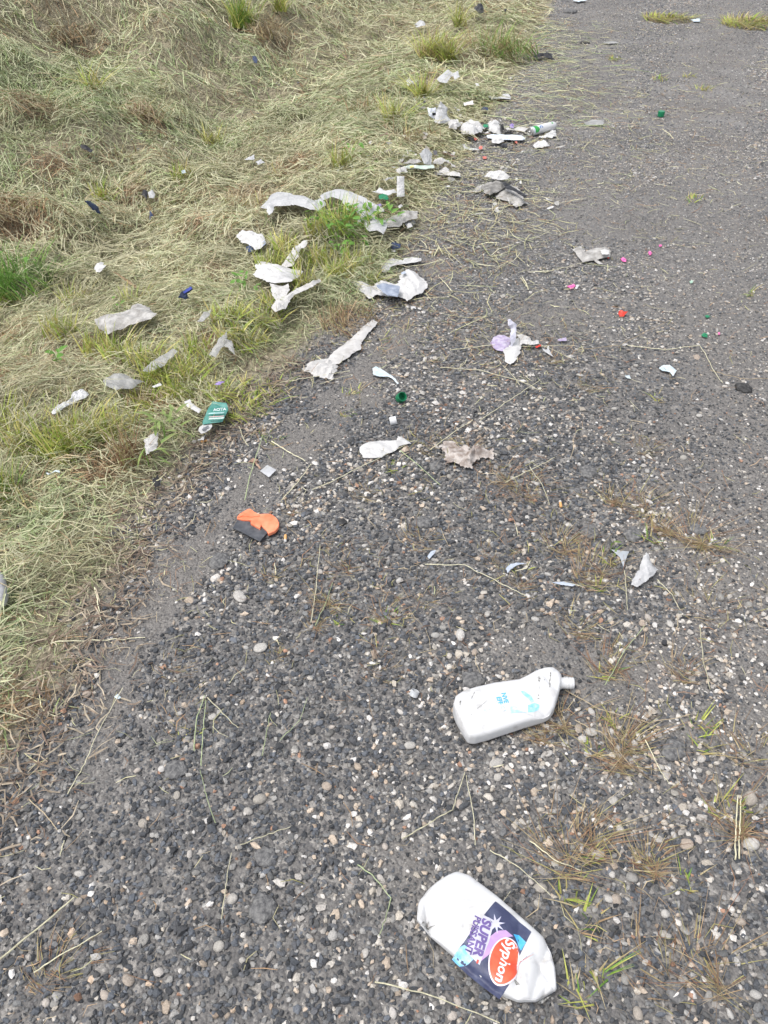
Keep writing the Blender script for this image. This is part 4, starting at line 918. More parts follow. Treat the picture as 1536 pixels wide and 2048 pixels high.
# cluster by the verge below the heap
scrap('rag', 'white rag standing in a peak above the pale green slab', 'rag', Q6((510, 75, .03), (560, 30, .055), (590, 50, .045), (612, 80, .03), (605, 165), (550, 160), (525, 115, .01)), M_FILM, base=.03, amp=.18, res=26, up=True)
scrap('rag', 'grey-white rag beside the peaked rag', 'rag', Q6((620, 165), (640, 130), (700, 108, .03), (755, 125, .02), (758, 160), (690, 168)), M_DIRTY, base=.03, amp=.28, res=24)
scrap('rag', 'grey rag behind the pale green slab', 'rag', Q6((370, 160), (420, 130), (500, 125), (530, 150), (470, 160)), M_GREY, base=.04, amp=.3, res=20)
w = scrap('foam_slab', 'pale green slab with a yellow mark under the peaked rag', 'slab', Q6((370, 185), (420, 165), (620, 170), (632, 195), (560, 206), (430, 202)), surf('pale_green', (.50, .60, .53), (.66, .70, .64), 24, .6, .2), base=.03, amp=.05, dome=.2, res=30, ragged=.05, thick=.004)
sheet('yellow_mark', Q6((425, 180), (455, 172), (462, 188), (432, 192)), surf('yellow_print', (.70, .60, .18), (.74, .68, .30), 50, .6), base=.048, amp=.03, dome=.02, res=7, parent=w, parent_loc=w.location)
scrap('tissue', 'crumpled white tissue at the end of the pale green slab', 'tissue', Q6((305, 225), (345, 192), (395, 200), (402, 235), (340, 250)), M_DIRTY, base=.04, amp=.35, dome=.2, res=20)
scrap('paper_strip', 'upright white paper strip beside the green-lidded scrap', 'paper', Q6((315, 270, .05), (375, 270, .05), (378, 435), (315, 440)), M_WHITE, base=.04, amp=.12, res=26, up=True)
scrap('plastic_film', 'grey-white film behind the upright paper strip', 'film', Q6((190, 295), (240, 275), (300, 270), (290, 295), (220, 305)), M_HAZY, base=.05, amp=.25, res=18)
scrap('torn_carton', 'torn white carton flap over a green lid', 'carton', Q6((105, 400), (170, 365), (220, 395), (290, 375), (310, 410), (240, 432), (190, 415)), M_WHITE, base=.06, amp=.2, res=24)
scrap('plastic_cover', 'green plastic lid under the torn carton flap', 'lid', Q6((160, 430), (200, 420), (240, 435), (240, 462), (170, 465)), M_GREEN, base=.04, amp=.12, dome=.3, res=14)
scrap('torn_paper', 'torn white paper pieces between the slab and the grey rag pile', 'paper', Q6((620, 262), (700, 200), (750, 200), (760, 235), (840, 235), (860, 270), (780, 265), (700, 258)), M_DIRTY, base=.02, amp=.2, res=30, ragged=.6)
scrap('paper_scrap', 'small white scrap above the dirty grey rag', 'scrap', Q6((325, 520), (350, 505), (365, 520), (340, 540)), M_WHITE, base=.03, res=8)
scrap('plastic_scrap', 'tiny violet scrap beside the curving plastic sheet', 'scrap', Q6((150, 508), (175, 500), (185, 518), (165, 525)), M_VIOLET, base=.05, res=8)
scrap('rag', 'white crumpled top piece of the grey rag pile', 'rag', Q6((1060, 270), (1110, 230), (1200, 230), (1280, 275), (1250, 300), (1170, 300)), M_WHITE, base=.05, amp=.25, dome=.15, res=26)
scrap('rag', 'dark grey folded bag in the grey rag pile', 'rag', Q6((1050, 375), (1060, 340), (1230, 318), (1240, 360), (1180, 400), (1110, 430), (1060, 410)), surf('dark_grey_rag', (.17, .165, .155), (.33, .32, .30), 26, .8, .4), base=.03, amp=.2, dome=.3, res=30)
scrap('rag', 'grey-brown cloth spread at the front of the grey rag pile', 'rag', Q6((1160, 440), (1240, 360), (1330, 370), (1400, 430), (1380, 470), (1410, 500), (1330, 540), (1280, 480), (1170, 465)), M_GREY, base=.012, amp=.2, dome=.15, res=32)
scrap('plastic_strip', 'black plastic strip across the grey rag pile', 'strip', Q6((1210, 315), (1260, 330), (1420, 430), (1400, 448), (1330, 400), (1250, 372)), M_BLACK, base=.06, amp=.12, res=30)
scrap('rag', 'small dark rag beside the grey rag pile', 'rag', Q6((965, 395), (1000, 360), (1050, 340), (1045, 385), (1000, 405)), M_GREY, base=.01, amp=.35, res=20)
# purple wrapper
w = empty('torn_wrapper', tuple(ground(1020, 690))); tag(w, 'torn purple and white wrapper twisted on the gravel', 'wrapper')
sheet('purple_flap', R2((290, 470), (320, 390), (400, 355), (480, 365), (560, 400), (545, 500), (480, 580), (400, 565), (320, 525)), M_PURP, base=.012, amp=.16, dome=.02, res=24, parent=w, parent_loc=w.location)
sheet('folded_strip', R2((530, 140, .08), (560, 130, .09), (620, 180, .08), (650, 210, .07), (645, 300, .05), (640, 400, .03), (570, 520), (560, 400, .03), (570, 270, .05), (540, 220, .07)), surf('lilac_foil', (.40, .40, .48), (.58, .58, .64), 50, .5, .3), base=.015, amp=.15, res=28, up=True, parent=w, parent_loc=w.location)
sheet('white_flap', R2((470, 560), (560, 500), (640, 420), (700, 390), (710, 470), (690, 600), (640, 690), (570, 755), (500, 710)), M_WHITE, base=.014, amp=.16, dome=.14, res=26, parent=w, parent_loc=w.location)
sheet('white_arm', R2((650, 350), (730, 340), (830, 390), (860, 440), (950, 425), (960, 475), (850, 490), (740, 470), (712, 500), (700, 400)), M_DIRTY, base=.02, amp=.2, dome=.2, res=28, parent=w, parent_loc=w.location)
sheet('red_tip', R2((910, 510), (980, 480), (990, 500), (930, 530)), M_RED, base=.014, res=8, amp=.2, parent=w, parent_loc=w.location)
scrap('film_scrap', 'small star-shaped white film scrap beside the purple wrapper', 'scrap', R2((1010, 540), (1060, 555), (1095, 500), (1120, 580), (1160, 660), (1110, 620), (1050, 590)), M_FILM, base=.012, amp=.25, res=18)
scrap('plastic_scrap', 'small lilac scrap in the straw beyond the purple wrapper', 'scrap', R2((1220, 420), (1260, 400), (1340, 385), (1350, 430), (1260, 438)), M_PURP, base=.012, amp=.2, res=10)
w = scrap('paper_scrap', 'flat grey torn paper with a pale corner on the open gravel', 'paper', R3((165, 105), (220, 85), (250, 120), (300, 95), (380, 90), (420, 110), (415, 155), (330, 175), (370, 200), (340, 205), (310, 180), (230, 190)), M_GREY, base=.012, amp=.12, res=28)
sheet('pale_corner', R3((355, 110), (385, 95), (415, 108), (410, 135), (370, 138)), M_WHITE, base=.035, amp=.08, res=8, parent=w, parent_loc=w.location)
scrap('plastic_scrap', 'tiny red chip at the corner of the flat grey paper', 'scrap', R3((402, 152), (418, 148), (416, 164), (406, 164)), M_RED, base=.01, res=7)
scrap('plastic_scrap', 'pink plastic bit just below the flat grey paper', 'scrap', R3((497, 168), (515, 160), (537, 170), (533, 190), (512, 184)), M_PINK, base=.008, dome=.3, amp=.3, res=9)
scrap('plastic_scrap', 'pink plastic bit farthest along the track beside a pale stone', 'scrap', R3((692, 120), (705, 112), (718, 124), (708, 142), (696, 138)), M_PINK, base=.008, dome=.3, amp=.3, res=9)
scrap('plastic_scrap', 'tiny rose-red bit beyond the pink plastic bits', 'scrap', R3((766, 70), (785, 66), (790, 78), (772, 82)), M_PINK, base=.008, res=7)
scrap('plastic_scrap', 'magenta plastic bit beside a small white stick', 'scrap', R3((123, 362), (150, 355), (168, 343), (178, 362), (158, 378), (145, 382)), M_PINK, base=.008, dome=.3, amp=.35, res=11)
scrap('plastic_stick', 'small white plastic stick beside the magenta bit', 'stick', R3((175, 376), (188, 350), (206, 352), (192, 380)), M_WHITE, base=.01, dome=.3, amp=.1, res=9)
scrap('plastic_scrap', 'bent bright red plastic piece on the open gravel', 'scrap', R3((480, 562), (490, 535, .012), (505, 528, .02), (548, 540, .012), (530, 560, .006), (520, 577), (490, 577)), M_RED, base=.006, dome=.35, amp=.3, res=14)
scrap('plastic_scrap', 'small dark green plastic curl near the edge of the track', 'scrap', R3((1066, 705), (1085, 688), (1108, 700), (1110, 722), (1080, 718)), M_GREEN, base=.008, dome=.4, amp=.3, res=10)
scrap('plastic_scrap', 'tiny green sliver beyond the dark green curl', 'scrap', R3((1090, 570), (1110, 562), (1130, 575), (1108, 584)), M_GREEN, base=.008, res=8)
scrap('plastic_scrap', 'tiny pale green flake by two grey stones', 'scrap', R3((982, 330), (1000, 318), (1008, 332), (992, 342)), surf('pale_green_flake', (.30, .46, .36), (.42, .56, .46), 60, .6), base=.008, res=7)
scrap('plastic_scrap', 'tiny crimson chip beside the dark green curl', 'scrap', R3((1184, 688), (1196, 684), (1198, 700), (1188, 702)), M_PINK, base=.008, res=7)
scrap('film_scrap', 'pale blue torn film lying alone on the gravel', 'scrap', R3((770, 940), (800, 918), (845, 920), (890, 955), (865, 992), (840, 965), (790, 955)), M_LBLUE, base=.012, amp=.12, res=20)
scrap('film_scrap', 'tiny pale flake left of the pale blue torn film', 'scrap', R3((530, 992), (560, 988), (568, 1010), (545, 1010)), M_LBLUE, base=.008, res=7)
for pts, lab in [(R4((120, 280), (150, 250), (200, 240), (265, 245), (200, 257), (155, 285), (130, 312)), 'curved blue plastic strip lying on grey gravel'), (R4((460, 383), (540, 378), (622, 400), (600, 411), (500, 396)), 'straight blue plastic strip near the white torn film'),
                 ([(855, 1112), (862, 1103), (872, 1100), (868, 1108), (858, 1118)], 'shortest blue plastic strip, beside a tan pebble')]:
    scrap('plastic_strip', lab, 'strip', pts, M_BWISP, base=.012, amp=.12, dome=.15, res=18, ragged=.15)
scrap('plastic_triangle', 'grey translucent plastic triangle among the reddish weeds', 'plastic', R4((890, 145), (1015, 160), (990, 220), (975, 265), (950, 200)), M_GLASSY, base=.012, amp=.05, dome=.05, res=16, ragged=.04)
scrap('plastic_film', 'torn bright white film standing among weeds beside the grey triangle', 'film', R4((1035, 400), (1040, 370), (1090, 300), (1110, 240, .02), (1130, 180, .04), (1145, 150, .05), (1160, 175, .04), (1160, 230, .02), (1190, 280), (1225, 300), (1190, 340), (1130, 380), (1080, 415)), M_FILM, base=.012, amp=.2, dome=.15, res=34, ragged=.3)
scrap('plastic_scrap', 'tiny pale blue flake near the brown mulch at the track edge', 'scrap', [(228, 1393), (236, 1388), (242, 1395), (234, 1399)], M_LBLUE, base=.008, res=7)
scrap('plastic_bag', 'black bag lump on the far grass clump', 'bag', R5((308, 35), (325, 26, .015), (342, 30, .015), (350, 55), (330, 60)), M_BLACK, base=.1, dome=.4, amp=.35, res=16)
scrap('plastic_bag', 'black bag with a raised corner at the far end of the verge', 'bag', R5((388, 48), (398, 35, .02), (410, 20, .05), (430, 35, .03), (447, 42), (440, 54)), M_BLACK, base=.1, dome=.3, amp=.3, res=16)
scrap('paper_scrap', 'white scrap on the far hay below the black bag lump', 'scrap', R5((62, 105), (80, 93), (100, 90), (105, 105), (70, 116)), M_FILM, base=.06, amp=.3, res=12)
scrap('plastic_strip', 'black flattened strip at the far edge of the track', 'strip', R5((552, 236), (590, 228), (630, 225), (636, 246), (600, 236), (560, 242)), M_BLACK, base=.03, amp=.2, dome=.2, res=16)
scrap('film_scrap', 'pale strip lying on the far gravel', 'film', R5((848, 178), (880, 174), (912, 178), (870, 184)), M_HAZY, base=.012, res=10)
scrap('film_scrap', 'bluish flake on the far side of the track', 'scrap', R5((1215, 82), (1250, 78), (1252, 90), (1225, 90)), M_LBLUE, base=.012, res=8)
scrap('film_scrap', 'pale blue-white sheet at the very top of the track', 'scrap', R5((722, 2), (760, -4), (780, 2), (745, 8)), M_LBLUE, base=.02, res=9)
scrap('paper_scrap', 'white scrap high on the bank above the tall green clump', 'scrap', R6((1195, 35), (1220, 25), (1226, 60), (1203, 60)), M_FILM, base=.1, amp=.3, res=10)
scrap('plastic_scrap', 'blue scrap in the hay below the tall green clump', 'scrap', R6((1248, 280), (1275, 285), (1272, 312), (1255, 310)), M_NAVY, base=.06, dome=.3, res=10)
scrap('paper_scrap', 'pointed white scrap in the hay, first of two', 'scrap', R6((1212, 790), (1258, 768), (1256, 795)), M_FILM, base=.06, amp=.2, res=10)
scrap('paper_scrap', 'white scrap just below the pointed scrap in the hay', 'scrap', R6((1268, 802), (1290, 790), (1312, 806), (1280, 816)), M_FILM, base=.06, amp=.2, res=10)
scrap('plastic_strip', 'thin black strip sunk in the hay of the bank', 'strip', R6((398, 715), (420, 718), (462, 745), (450, 756), (405, 736)), M_BLACK, base=.05, dome=.2, res=12)
scrap('plastic_scrap', 'crumpled black scrap touching a white scrap in the hay', 'scrap', R6((700, 965), (712, 940), (732, 948), (728, 985)), M_BLACK, base=.06, dome=.4, res=10)
scrap('paper_scrap', 'rounded white scrap touching a black scrap in the hay', 'scrap', R6((735, 952), (755, 943), (770, 965), (760, 982), (740, 980)), M_FILM, base=.06, dome=.4, amp=.25, res=12)
scrap('paper_scrap', 'tiny pale flake in the hay between the two white scraps', 'scrap', R6((895, 848), (915, 840), (922, 855), (900, 860)), M_LBLUE, base=.06, res=7)
scrap('plastic_strip', 'pointed dark strip sticking up from the hay', 'strip', R9((500, 125, .05), (530, 125, .05), (580, 160, .02), (592, 200), (560, 190)), M_NAVY, base=.05, amp=.12, dome=.15, res=16, up=True)
scrap('plastic_scrap', 'dark blue-black scrap standing in the hay', 'scrap', R9((885, 180, .03), (910, 160, .05), (930, 185, .03), (900, 215), (885, 236)), M_NAVY, base=.05, amp=.25, res=12)
scrap('paper_scrap', 'crumpled white scrap alone in the hay of the near bank', 'scrap', R9((562, 515), (600, 485), (625, 510), (590, 545), (568, 545)), M_WHITE, base=.06, amp=.35, dome=.2, res=14)
scrap('broken_stick', 'short brown stick slanting in the hay', 'stick', R9((665, 543, .03), (680, 545, .03), (770, 595, .012), (805, 632), (795, 636), (750, 602, .012)), surf('brown_stick', (.16, .11, .06), (.30, .22, .13), 60, .8), base=.055, amp=.06, dome=.5, res=26, ragged=.05)
scrap('plastic_scrap', 'dark scrap in the grass at the edge of the gravel', 'scrap', [(305, 962), (315, 950), (322, 970), (310, 975)], M_BLACK, base=.03, dome=.2, res=9)
scrap('plastic_stick', 'thin pale blue stick in the grass below the largest green clump', 'stick', [(93, 945), (118, 941), (119, 945), (94, 948)], M_LBLUE, base=.05, dome=.4, amp=.02, res=14, ragged=.02)

# shreds too small to pick apart around the heaps
def shreds():
    n = 260; line = [flat(*p) for p in [(870, 250), (920, 258), (980, 262), (1040, 272)]] + [flat(*p) for p in [(760, 365), (800, 350), (860, 330), (910, 345)]] + [flat(*p) for p in [(990, 370), (1040, 400)]]
    k = rng.integers(0, len(line), n); L0 = np.array(line)[k]
    x = L0[:, 0] + rng.normal(0, .10, n); y = L0[:, 1] + rng.normal(0, .16, n)
    c = np.array([(.55, .54, .52), (.42, .41, .39), (.60, .60, .59), (.10, .10, .11), (.35, .32, .28), (.25, .18, .14)])[rng.integers(0, 6, n)]
    z = height(x, y) + .012 + .05 * sstep(0., .25, vdist(x, y))
    v, f, c = ribbons(x, y, z, rng.uniform(0, 6.28, n), rng.uniform(.012, .06, n), rng.uniform(.006, .026, n), rng.normal(0, .25, n), rng.normal(0, .8, n), rng.normal(0, .5, n), c, 3)
    o = link('litter_shreds', np_mesh('litter_shreds', v, f, c), M_STRAW); o['kind'] = 'stuff'; o['label'] = 'small torn shreds of paper and film around the litter heap'; o['category'] = 'shreds'
shreds()

# ------------------------------------------------------------------ bottles
class Body:
    """A flattened hollow-ware body: plan outline in local metres (p along the axis, q across), rounded-box sections."""
    def __init__(self, outline_px, a_px, b_px, z, thick, nexp=3.0, r0=.03, r1=.03, dents=()):
        P = np.array([ground(u, v, z)[:2] for u, v in outline_px]); A = ground(*a_px, z)[:2]; B = ground(*b_px, z)[:2]
        self.o = A; self.t = (B - A) / np.linalg.norm(B - A); self.s = np.array([-self.t[1], self.t[0]])
        self.pl = np.stack([(P - A) @ self.t, (P - A) @ self.s], -1); self.th = thick; self.n = nexp; self.r0, self.r1 = r0, r1; self.dents = dents
        self.p0, self.p1 = self.pl[:, 0].min() + .0008, self.pl[:, 0].max() - .0008
        self.base = float(height(*A)) + .007
    def local(self, u, v, z):
        g = ground(u, v, z)[:2] - self.o; return g @ self.t, g @ self.s
    def span(self, p):
        q = []; n = len(self.pl)
        for i in range(n):
            (x0, y0), (x1, y1) = self.pl[i], self.pl[(i + 1) % n]
            if (x0 > p) != (x1 > p): q.append(y0 + (y1 - y0) * (p - x0) / (x1 - x0))
        if len(q) < 2: return 0., .0005
        return (min(q) + max(q)) / 2, (max(q) - min(q)) / 2
    def smooth_span(self, p):
        c = w = k = 0
        for d in (-.002, -.001, 0, .001, .002):
            a, b = self.span(min(max(p + d, self.p0), self.p1)); c += a; w += b; k += 1
        return c / k, w / k
    def half(self, p):
        a = min(1, max(0, (p - self.p0) / self.r0)); b = min(1, max(0, (self.p1 - p) / self.r1))
        return self.th * .5 * math.sqrt(max(1e-4, 1 - (1 - a) ** 2)) * math.sqrt(max(1e-4, 1 - (1 - b) ** 2))
    def dent(self, p, q):
        d = 0
        for (dp, dq, rp, rq, ang, dep) in self.dents:
            c, s = math.cos(ang), math.sin(ang); x, y = (p - dp) * c + (q - dq) * s, -(p - dp) * s + (q - dq) * c
            d += dep * math.exp(-(abs(x) / rp) ** 1.3 - (abs(y) / rq) ** 1.1)      # creased rather than round
        return d
    def top(self, p, q, off=0.):
        a = self.top0(p, q)
        if not off: return a
        e = .0012; b1, b2, c1, c2 = self.top0(p + e, q), self.top0(p - e, q), self.top0(p, q + e), self.top0(p, q - e)
        gx = max(-3., min(3., (b1[2] - b2[2]) / (2 * e))); gy = max(-3., min(3., (c1[2] - c2[2]) / (2 * e)))
        k = off / math.sqrt(1 + gx * gx + gy * gy)
        return (a[0] - gx * k, a[1] - gy * k, a[2] + k)
    def top0(self, p, q):
        c, w = self.smooth_span(p); h = self.half(p); k = min(.999, abs(q - c) / max(w, 1e-4))
        z = self.th * .5 + h * (1 - k ** self.n) ** (1 / self.n) - self.dent(p, q)
        return (p, q, max(z, .002))
    def mesh(self, name, np_=120, na=112):
        ps = self.p0 + (self.p1 - self.p0) * (.5 - .5 * np.cos(np.linspace(0, math.pi, np_)))
        vs, fs = [], []
        for p in ps:
            c, w = self.smooth_span(p); h = self.half(p)
            for j in range(na):
                a = 2 * math.pi * j / na; ca, sa = math.cos(a), math.sin(a); e = 2 / self.n
                q = c + w * math.copysign(abs(ca) ** e, ca); z = self.th * .5 + h * math.copysign(abs(sa) ** e, sa)
                if sa > 0: z -= self.dent(p, q) * min(1, sa * 3)
                vs.append((p, q, z))
        for i in range(np_ - 1):
            for j in range(na): fs.append((i * na + j, i * na + (j + 1) % na, (i + 1) * na + (j + 1) % na, (i + 1) * na + j))
        fs.append(tuple(range(na - 1, -1, -1))); fs.append(tuple((np_ - 1) * na + j for j in range(na)))
        me = poly_mesh(name, vs, fs); me.polygons[-1].use_smooth = me.polygons[-2].use_smooth = False
        return me
    def root(self, name):
        o = empty(name, (self.o[0], self.o[1], self.base), math.atan2(self.t[1], self.t[0])); return o
    def patch(self, name, poly, off, mat, parent, step=.003, lift=None):
        rg = np.random.default_rng(3); V, F, _ = tri_fill(poly, step, rg, 0.)
        return link(name, poly_mesh(name, [self.top(p, q, off) for p, q in V], F), mat, parent)
    def text(self, name, s, org, ang, size, off, mat, parent, shear=0., bold=0., sx=1.):
        cu = bpy.data.curves.new('lettering', 'FONT'); cu.body = s; cu.size = size; cu.align_x = 'CENTER'; cu.align_y = 'CENTER'; cu.shear = shear; cu.offset = bold; cu.resolution_u = 4
        to = bpy.data.objects.new('lettering', cu); COL.objects.link(to)
        dg = bpy.context.evaluated_depsgraph_get(); dg.update()
        me = bpy.data.meshes.new_from_object(to.evaluated_get(dg)); bpy.data.objects.remove(to); me.name = name
        c, sn = math.cos(ang), math.sin(ang)
        for v in me.vertices:
            x, y = v.co.x * sx, v.co.y; v.co = self.top(org[0] + x * c - y * sn, org[1] + x * sn + y * c, off)
        me.update(); return link(name, me, mat, parent)

def flat_mat(name, c, rough=.45): return surf(name, c, tuple(min(1, k * 1.15) for k in c), 60, rough)
# --- crushed cleaner bottle
cb = Body(Q1((480, 160), (560, 185), (740, 320), (860, 425), (975, 530), (1040, 590), (1090, 690), (1115, 790), (1128, 930), (1060, 965), (1000, 1000), (880, 1005), (765, 960), (660, 880), (560, 800), (440, 690), (300, 570), (235, 490), (215, 470), (222, 360), (270, 290), (360, 220), (430, 180)),
          Q1((590, 505))[0], Q1((870, 745))[0], .020, .038, 3.4, .018, .020)
def cbl(X, Y): return cb.local(*Q1((X, Y))[0], .05)
d1, d2, d3, d4 = cbl(290, 450), cbl(880, 740), cbl(1060, 950), cbl(960, 650)
d5, d6, d7 = cbl(330, 470), cbl(1040, 760), cbl(560, 300)
cb.dents = ((d1[0], d1[1], .034, .007, -.75, .022), (d2[0], d2[1], .008, .05, .55, .014), (d3[0], d3[1], .02, .012, -1.2, .022), (d4[0] + .02, d4[1], .035, .005, .9, .009), (d5[0], d5[1], .06, .010, .15, .010), (d6[0], d6[1], .010, .045, .25, .017), (d7[0], d7[1], .05, .004, .6, .006), (d2[0] + .045, d2[1] + .02, .03, .004, -.4, .008), (d2[0] - .10, d2[1] - .02, .004, .05, .35, .004), (d6[0] - .03, d6[1] - .02, .03, .004, -.7, -.005))
bt = cb.root('crushed_bottle'); tag(bt, 'crushed white cleaner bottle with navy label and red oval, nearest on the gravel', 'bottle')
link('body', cb.mesh('body'), M_BWHITE, bt)
lab_mat = surf('navy_label', (.04, .047, .10), (.075, .088, .155), 40, .45, .6, 45)
def P_(*z): return [cbl(*k) for k in z]
label = cb.patch('label', P_((735, 322), (860, 428), (970, 528), (920, 630), (870, 735), (820, 880), (765, 955), (660, 878), (560, 798), (447, 690), (520, 600), (600, 495), (665, 410)), .0007, lab_mat, bt)
cb.patch('purple_glow', P_((700, 560), (745, 525), (800, 520), (850, 560), (800, 570), (740, 610), (690, 680), (640, 720), (665, 640)), .0011, flat_mat('purple_print', (.42, .27, .50)), label)
cb.patch('blue_swirl', P_((450, 688), (490, 630), (530, 610), (580, 650), (610, 690), (560, 730), (500, 738)), .0011, surf('blue_swirl', (.16, .44, .66), (.42, .62, .78), 90, .4), label)
cb.patch('blue_flare', P_((850, 545), (890, 545), (935, 600), (905, 650), (880, 600)), .0011, surf('cyan_print', (.06, .38, .68), (.20, .50, .74), 60, .4), label)
star = []
sc = cbl(735, 478)
for k in range(16):
    r = .017 if k % 2 == 0 else .006; star.append((sc[0] + r * math.cos(k * math.pi / 8), sc[1] + r * math.sin(k * math.pi / 8)))
cb.patch('star_burst', star, .0015, flat_mat('star_print', (.48, .48, .62)), label, step=.003)
cb.patch('banner', P_((655, 420), (690, 440), (718, 490), (690, 600), (655, 680), (630, 745), (575, 690), (540, 655), (565, 575), (610, 495)), .0014, flat_mat('white_print', (.47, .47, .54)), label)
oc, oe1, oe2 = cbl(792, 722), cbl(692, 690), cbl(832, 570)
def oval(c, a, b, th, n=40): return [(c[0] + a * math.cos(6.2832 * k / n) * math.cos(th) - b * math.sin(6.2832 * k / n) * math.sin(th), c[1] + a * math.cos(6.2832 * k / n) * math.sin(th) + b * math.sin(6.2832 * k / n) * math.cos(th)) for k in range(n)]
l1, l2 = cbl(832, 572), cbl(752, 872); oth = math.atan2(l2[1] - l1[1], l2[0] - l1[0]); orad = math.hypot(l2[0] - l1[0], l2[1] - l1[1]) / 2
cb.patch('oval_rim', oval(oc, orad * 1.0, orad * .68, oth), .0018, flat_mat('pale_rim', (.72, .62, .66)), label)
ov = cb.patch('red_oval', oval(oc, orad * .94, orad * .62, oth), .0022, surf('red_print', (.70, .085, .04), (.80, .14, .07), 40, .35), label)
M_LW = flat_mat('white_ink', (.62, .62, .63)); M_LP = flat_mat('violet_ink', (.13, .09, .26))
cb.text('lettering', 'Syphon', cbl(795, 718), oth, .0228, .0027, M_LW, label, .15, .0006, 1.02)
cb.text('lettering', 'SUPER', cbl(645, 565), oth + .02, .0225, .0020, M_LP, label, .12, .0010, 1.0)
cb.text('lettering', 'PUISSANT', cbl(585, 545), oth + .02, .0165, .0020, M_LP, label, .12, .0006, .86)
cb.patch('red_dot', oval(cbl(617, 722), .003, .002, oth, 12), .002, M_RED, label)
# torn ends of the printed film trailing over the shoulder
for k, (a, b, c) in enumerate([((865, 750), (930, 700), (1020, 640)), ((870, 745), (940, 690), (1000, 610)), ((880, 740), (950, 705), (1025, 655)), ((860, 770), (900, 720), (990, 670))]):
    A, B, C = cbl(*a), cbl(*b), cbl(*c); w_ = .0011
    cb.patch('torn_fringe', [(A[0], A[1] - w_), (B[0], B[1] - w_), (C[0], C[1]), (B[0], B[1] + w_), (A[0], A[1] + w_)], .0012, [M_BWISP, M_NAVY, M_LBLUE, M_RED][k], label, step=.003)
sm = surf('scuff', (.12, .12, .11), (.45, .45, .44), 200, .9)
for poly in (((232, 460), (262, 430), (300, 430), (285, 455), (345, 465), (300, 475)), ((850, 830), (880, 845), (900, 872), (870, 870)), ((1010, 975), (1050, 930), (1115, 920), (1060, 955))):
    cb.patch('scuff', P_(*poly), .0009, sm, bt, step=.002)

# --- white bottle with faded print
wb = Body(Q2((262, 440), (330, 392), (450, 355), (600, 320), (820, 290), (900, 250), (980, 205), (1050, 193), (1110, 188), (1180, 215), (1196, 240), (1190, 330), (1172, 400), (1130, 540), (1090, 590), (1040, 612), (850, 672), (550, 775), (440, 803), (375, 798), (320, 720), (270, 620), (242, 520)),
          Q2((310, 620))[0], Q2((1190, 285))[0], .028, .048, 4.2, .010, .025)
def wbl(X, Y, z=.05): return wb.local(*Q2((X, Y))[0], z)
e1, e2, e3 = wbl(1090, 270), wbl(1060, 540), wbl(420, 410)
wb.dents = ((e2[0] - .02, e2[1] + .004, .05, .006, -.55, .007), (e1[0] + .02, e1[1] + .01, .02, .004, .8, .005), (e1[0], e1[1], .006, .035, .1, .006), (e2[0], e2[1], .03, .012, -.9, .012), (e3[0], e3[1], .004, .02, .4, .003))
wr = wb.root('white_bottle'); tag(wr, 'white plastic bottle with faded blue print and open threaded neck', 'bottle')
link('body', wb.mesh('body'), M_BWHITE, wr)
n0, n1 = wbl(1175, 283, .035), wbl(1305, 285, .035)
def neck(a, b, r, z):
    vs, fs = [], []; na = 28; L = math.hypot(b[0] - a[0], b[1] - a[1]); t = ((b[0] - a[0]) / L, (b[1] - a[1]) / L); s = (-t[1], t[0])
    prof = [(0, r * 1.1), (.12, r * 1.05), (.2, r * .9), (.50, r * .92), (.54, r * .98), (.59, r * .98), (.63, r * .92), (.72, r * .92), (.76, r * .98), (.81, r * .98), (.85, r * .92), (.92, r * .93), (1., r * .93), (1., r * .78), (.5, r * .76)]
    for k, rr in prof:
        for j in range(na):
            an = 6.2832 * j / na; q = rr * math.cos(an); vs.append((a[0] + t[0] * L * k + s[0] * q, a[1] + t[1] * L * k + s[1] * q, z + rr * math.sin(an)))
    for i in range(len(prof) - 1):
        for j in range(na): fs.append((i * na + j, i * na + (j + 1) % na, (i + 1) * na + (j + 1) % na, (i + 1) * na + j))
    fs.append(tuple((len(prof) - 1) * na + j for j in range(na)))
    return poly_mesh('neck', vs, fs)
link('neck', neck(n0, n1, .0138, .027), M_BWHITE, wr)
M_FADE = surf('faded_blue_print', (.36, .60, .76), (.70, .75, .78), 90, .5, lo=.45, hi=.75)
M_SKY = surf('sky_blue_print', (.22, .50, .74), (.45, .66, .80), 160, .5, lo=.4, hi=.75)
M_CYAN = surf('cyan_ink', (.03, .36, .64), (.12, .48, .72), 120, .5)
M_WORN = surf('worn_ink', (.42, .60, .68), (.74, .76, .77), 160, .5, lo=.42, hi=.6)
def W_(*z): return [wbl(*k) for k in z]
wb.patch('print', W_((905, 485), (960, 465), (1005, 480), (1000, 510), (960, 535), (905, 540)), .0006, M_SKY, wr)
wb.patch('print', W_((840, 370), (870, 370), (930, 410), (955, 455), (935, 465), (905, 435), (860, 400)), .0006, M_SKY, wr)
wb.patch('print', W_((748, 500), (770, 485), (840, 535), (895, 540), (750, 565)), .0006, M_FADE, wr)
tw = math.atan2(wbl(715, 530)[1] - wbl(665, 370)[1], wbl(715, 530)[0] - wbl(665, 370)[0])
wb.text('lettering', 'NVE', wbl(698, 430), tw, .0145, .0008, M_CYAN, wr, 0, .0004)
wb.text('lettering', 'EFF', wbl(652, 455), tw, .0145, .0008, M_CYAN, wr, 0, .0004)
wb.text('lettering', 'ECT', wbl(682, 518), tw, .0125, .0008, M_WORN, wr, 0, .0001)
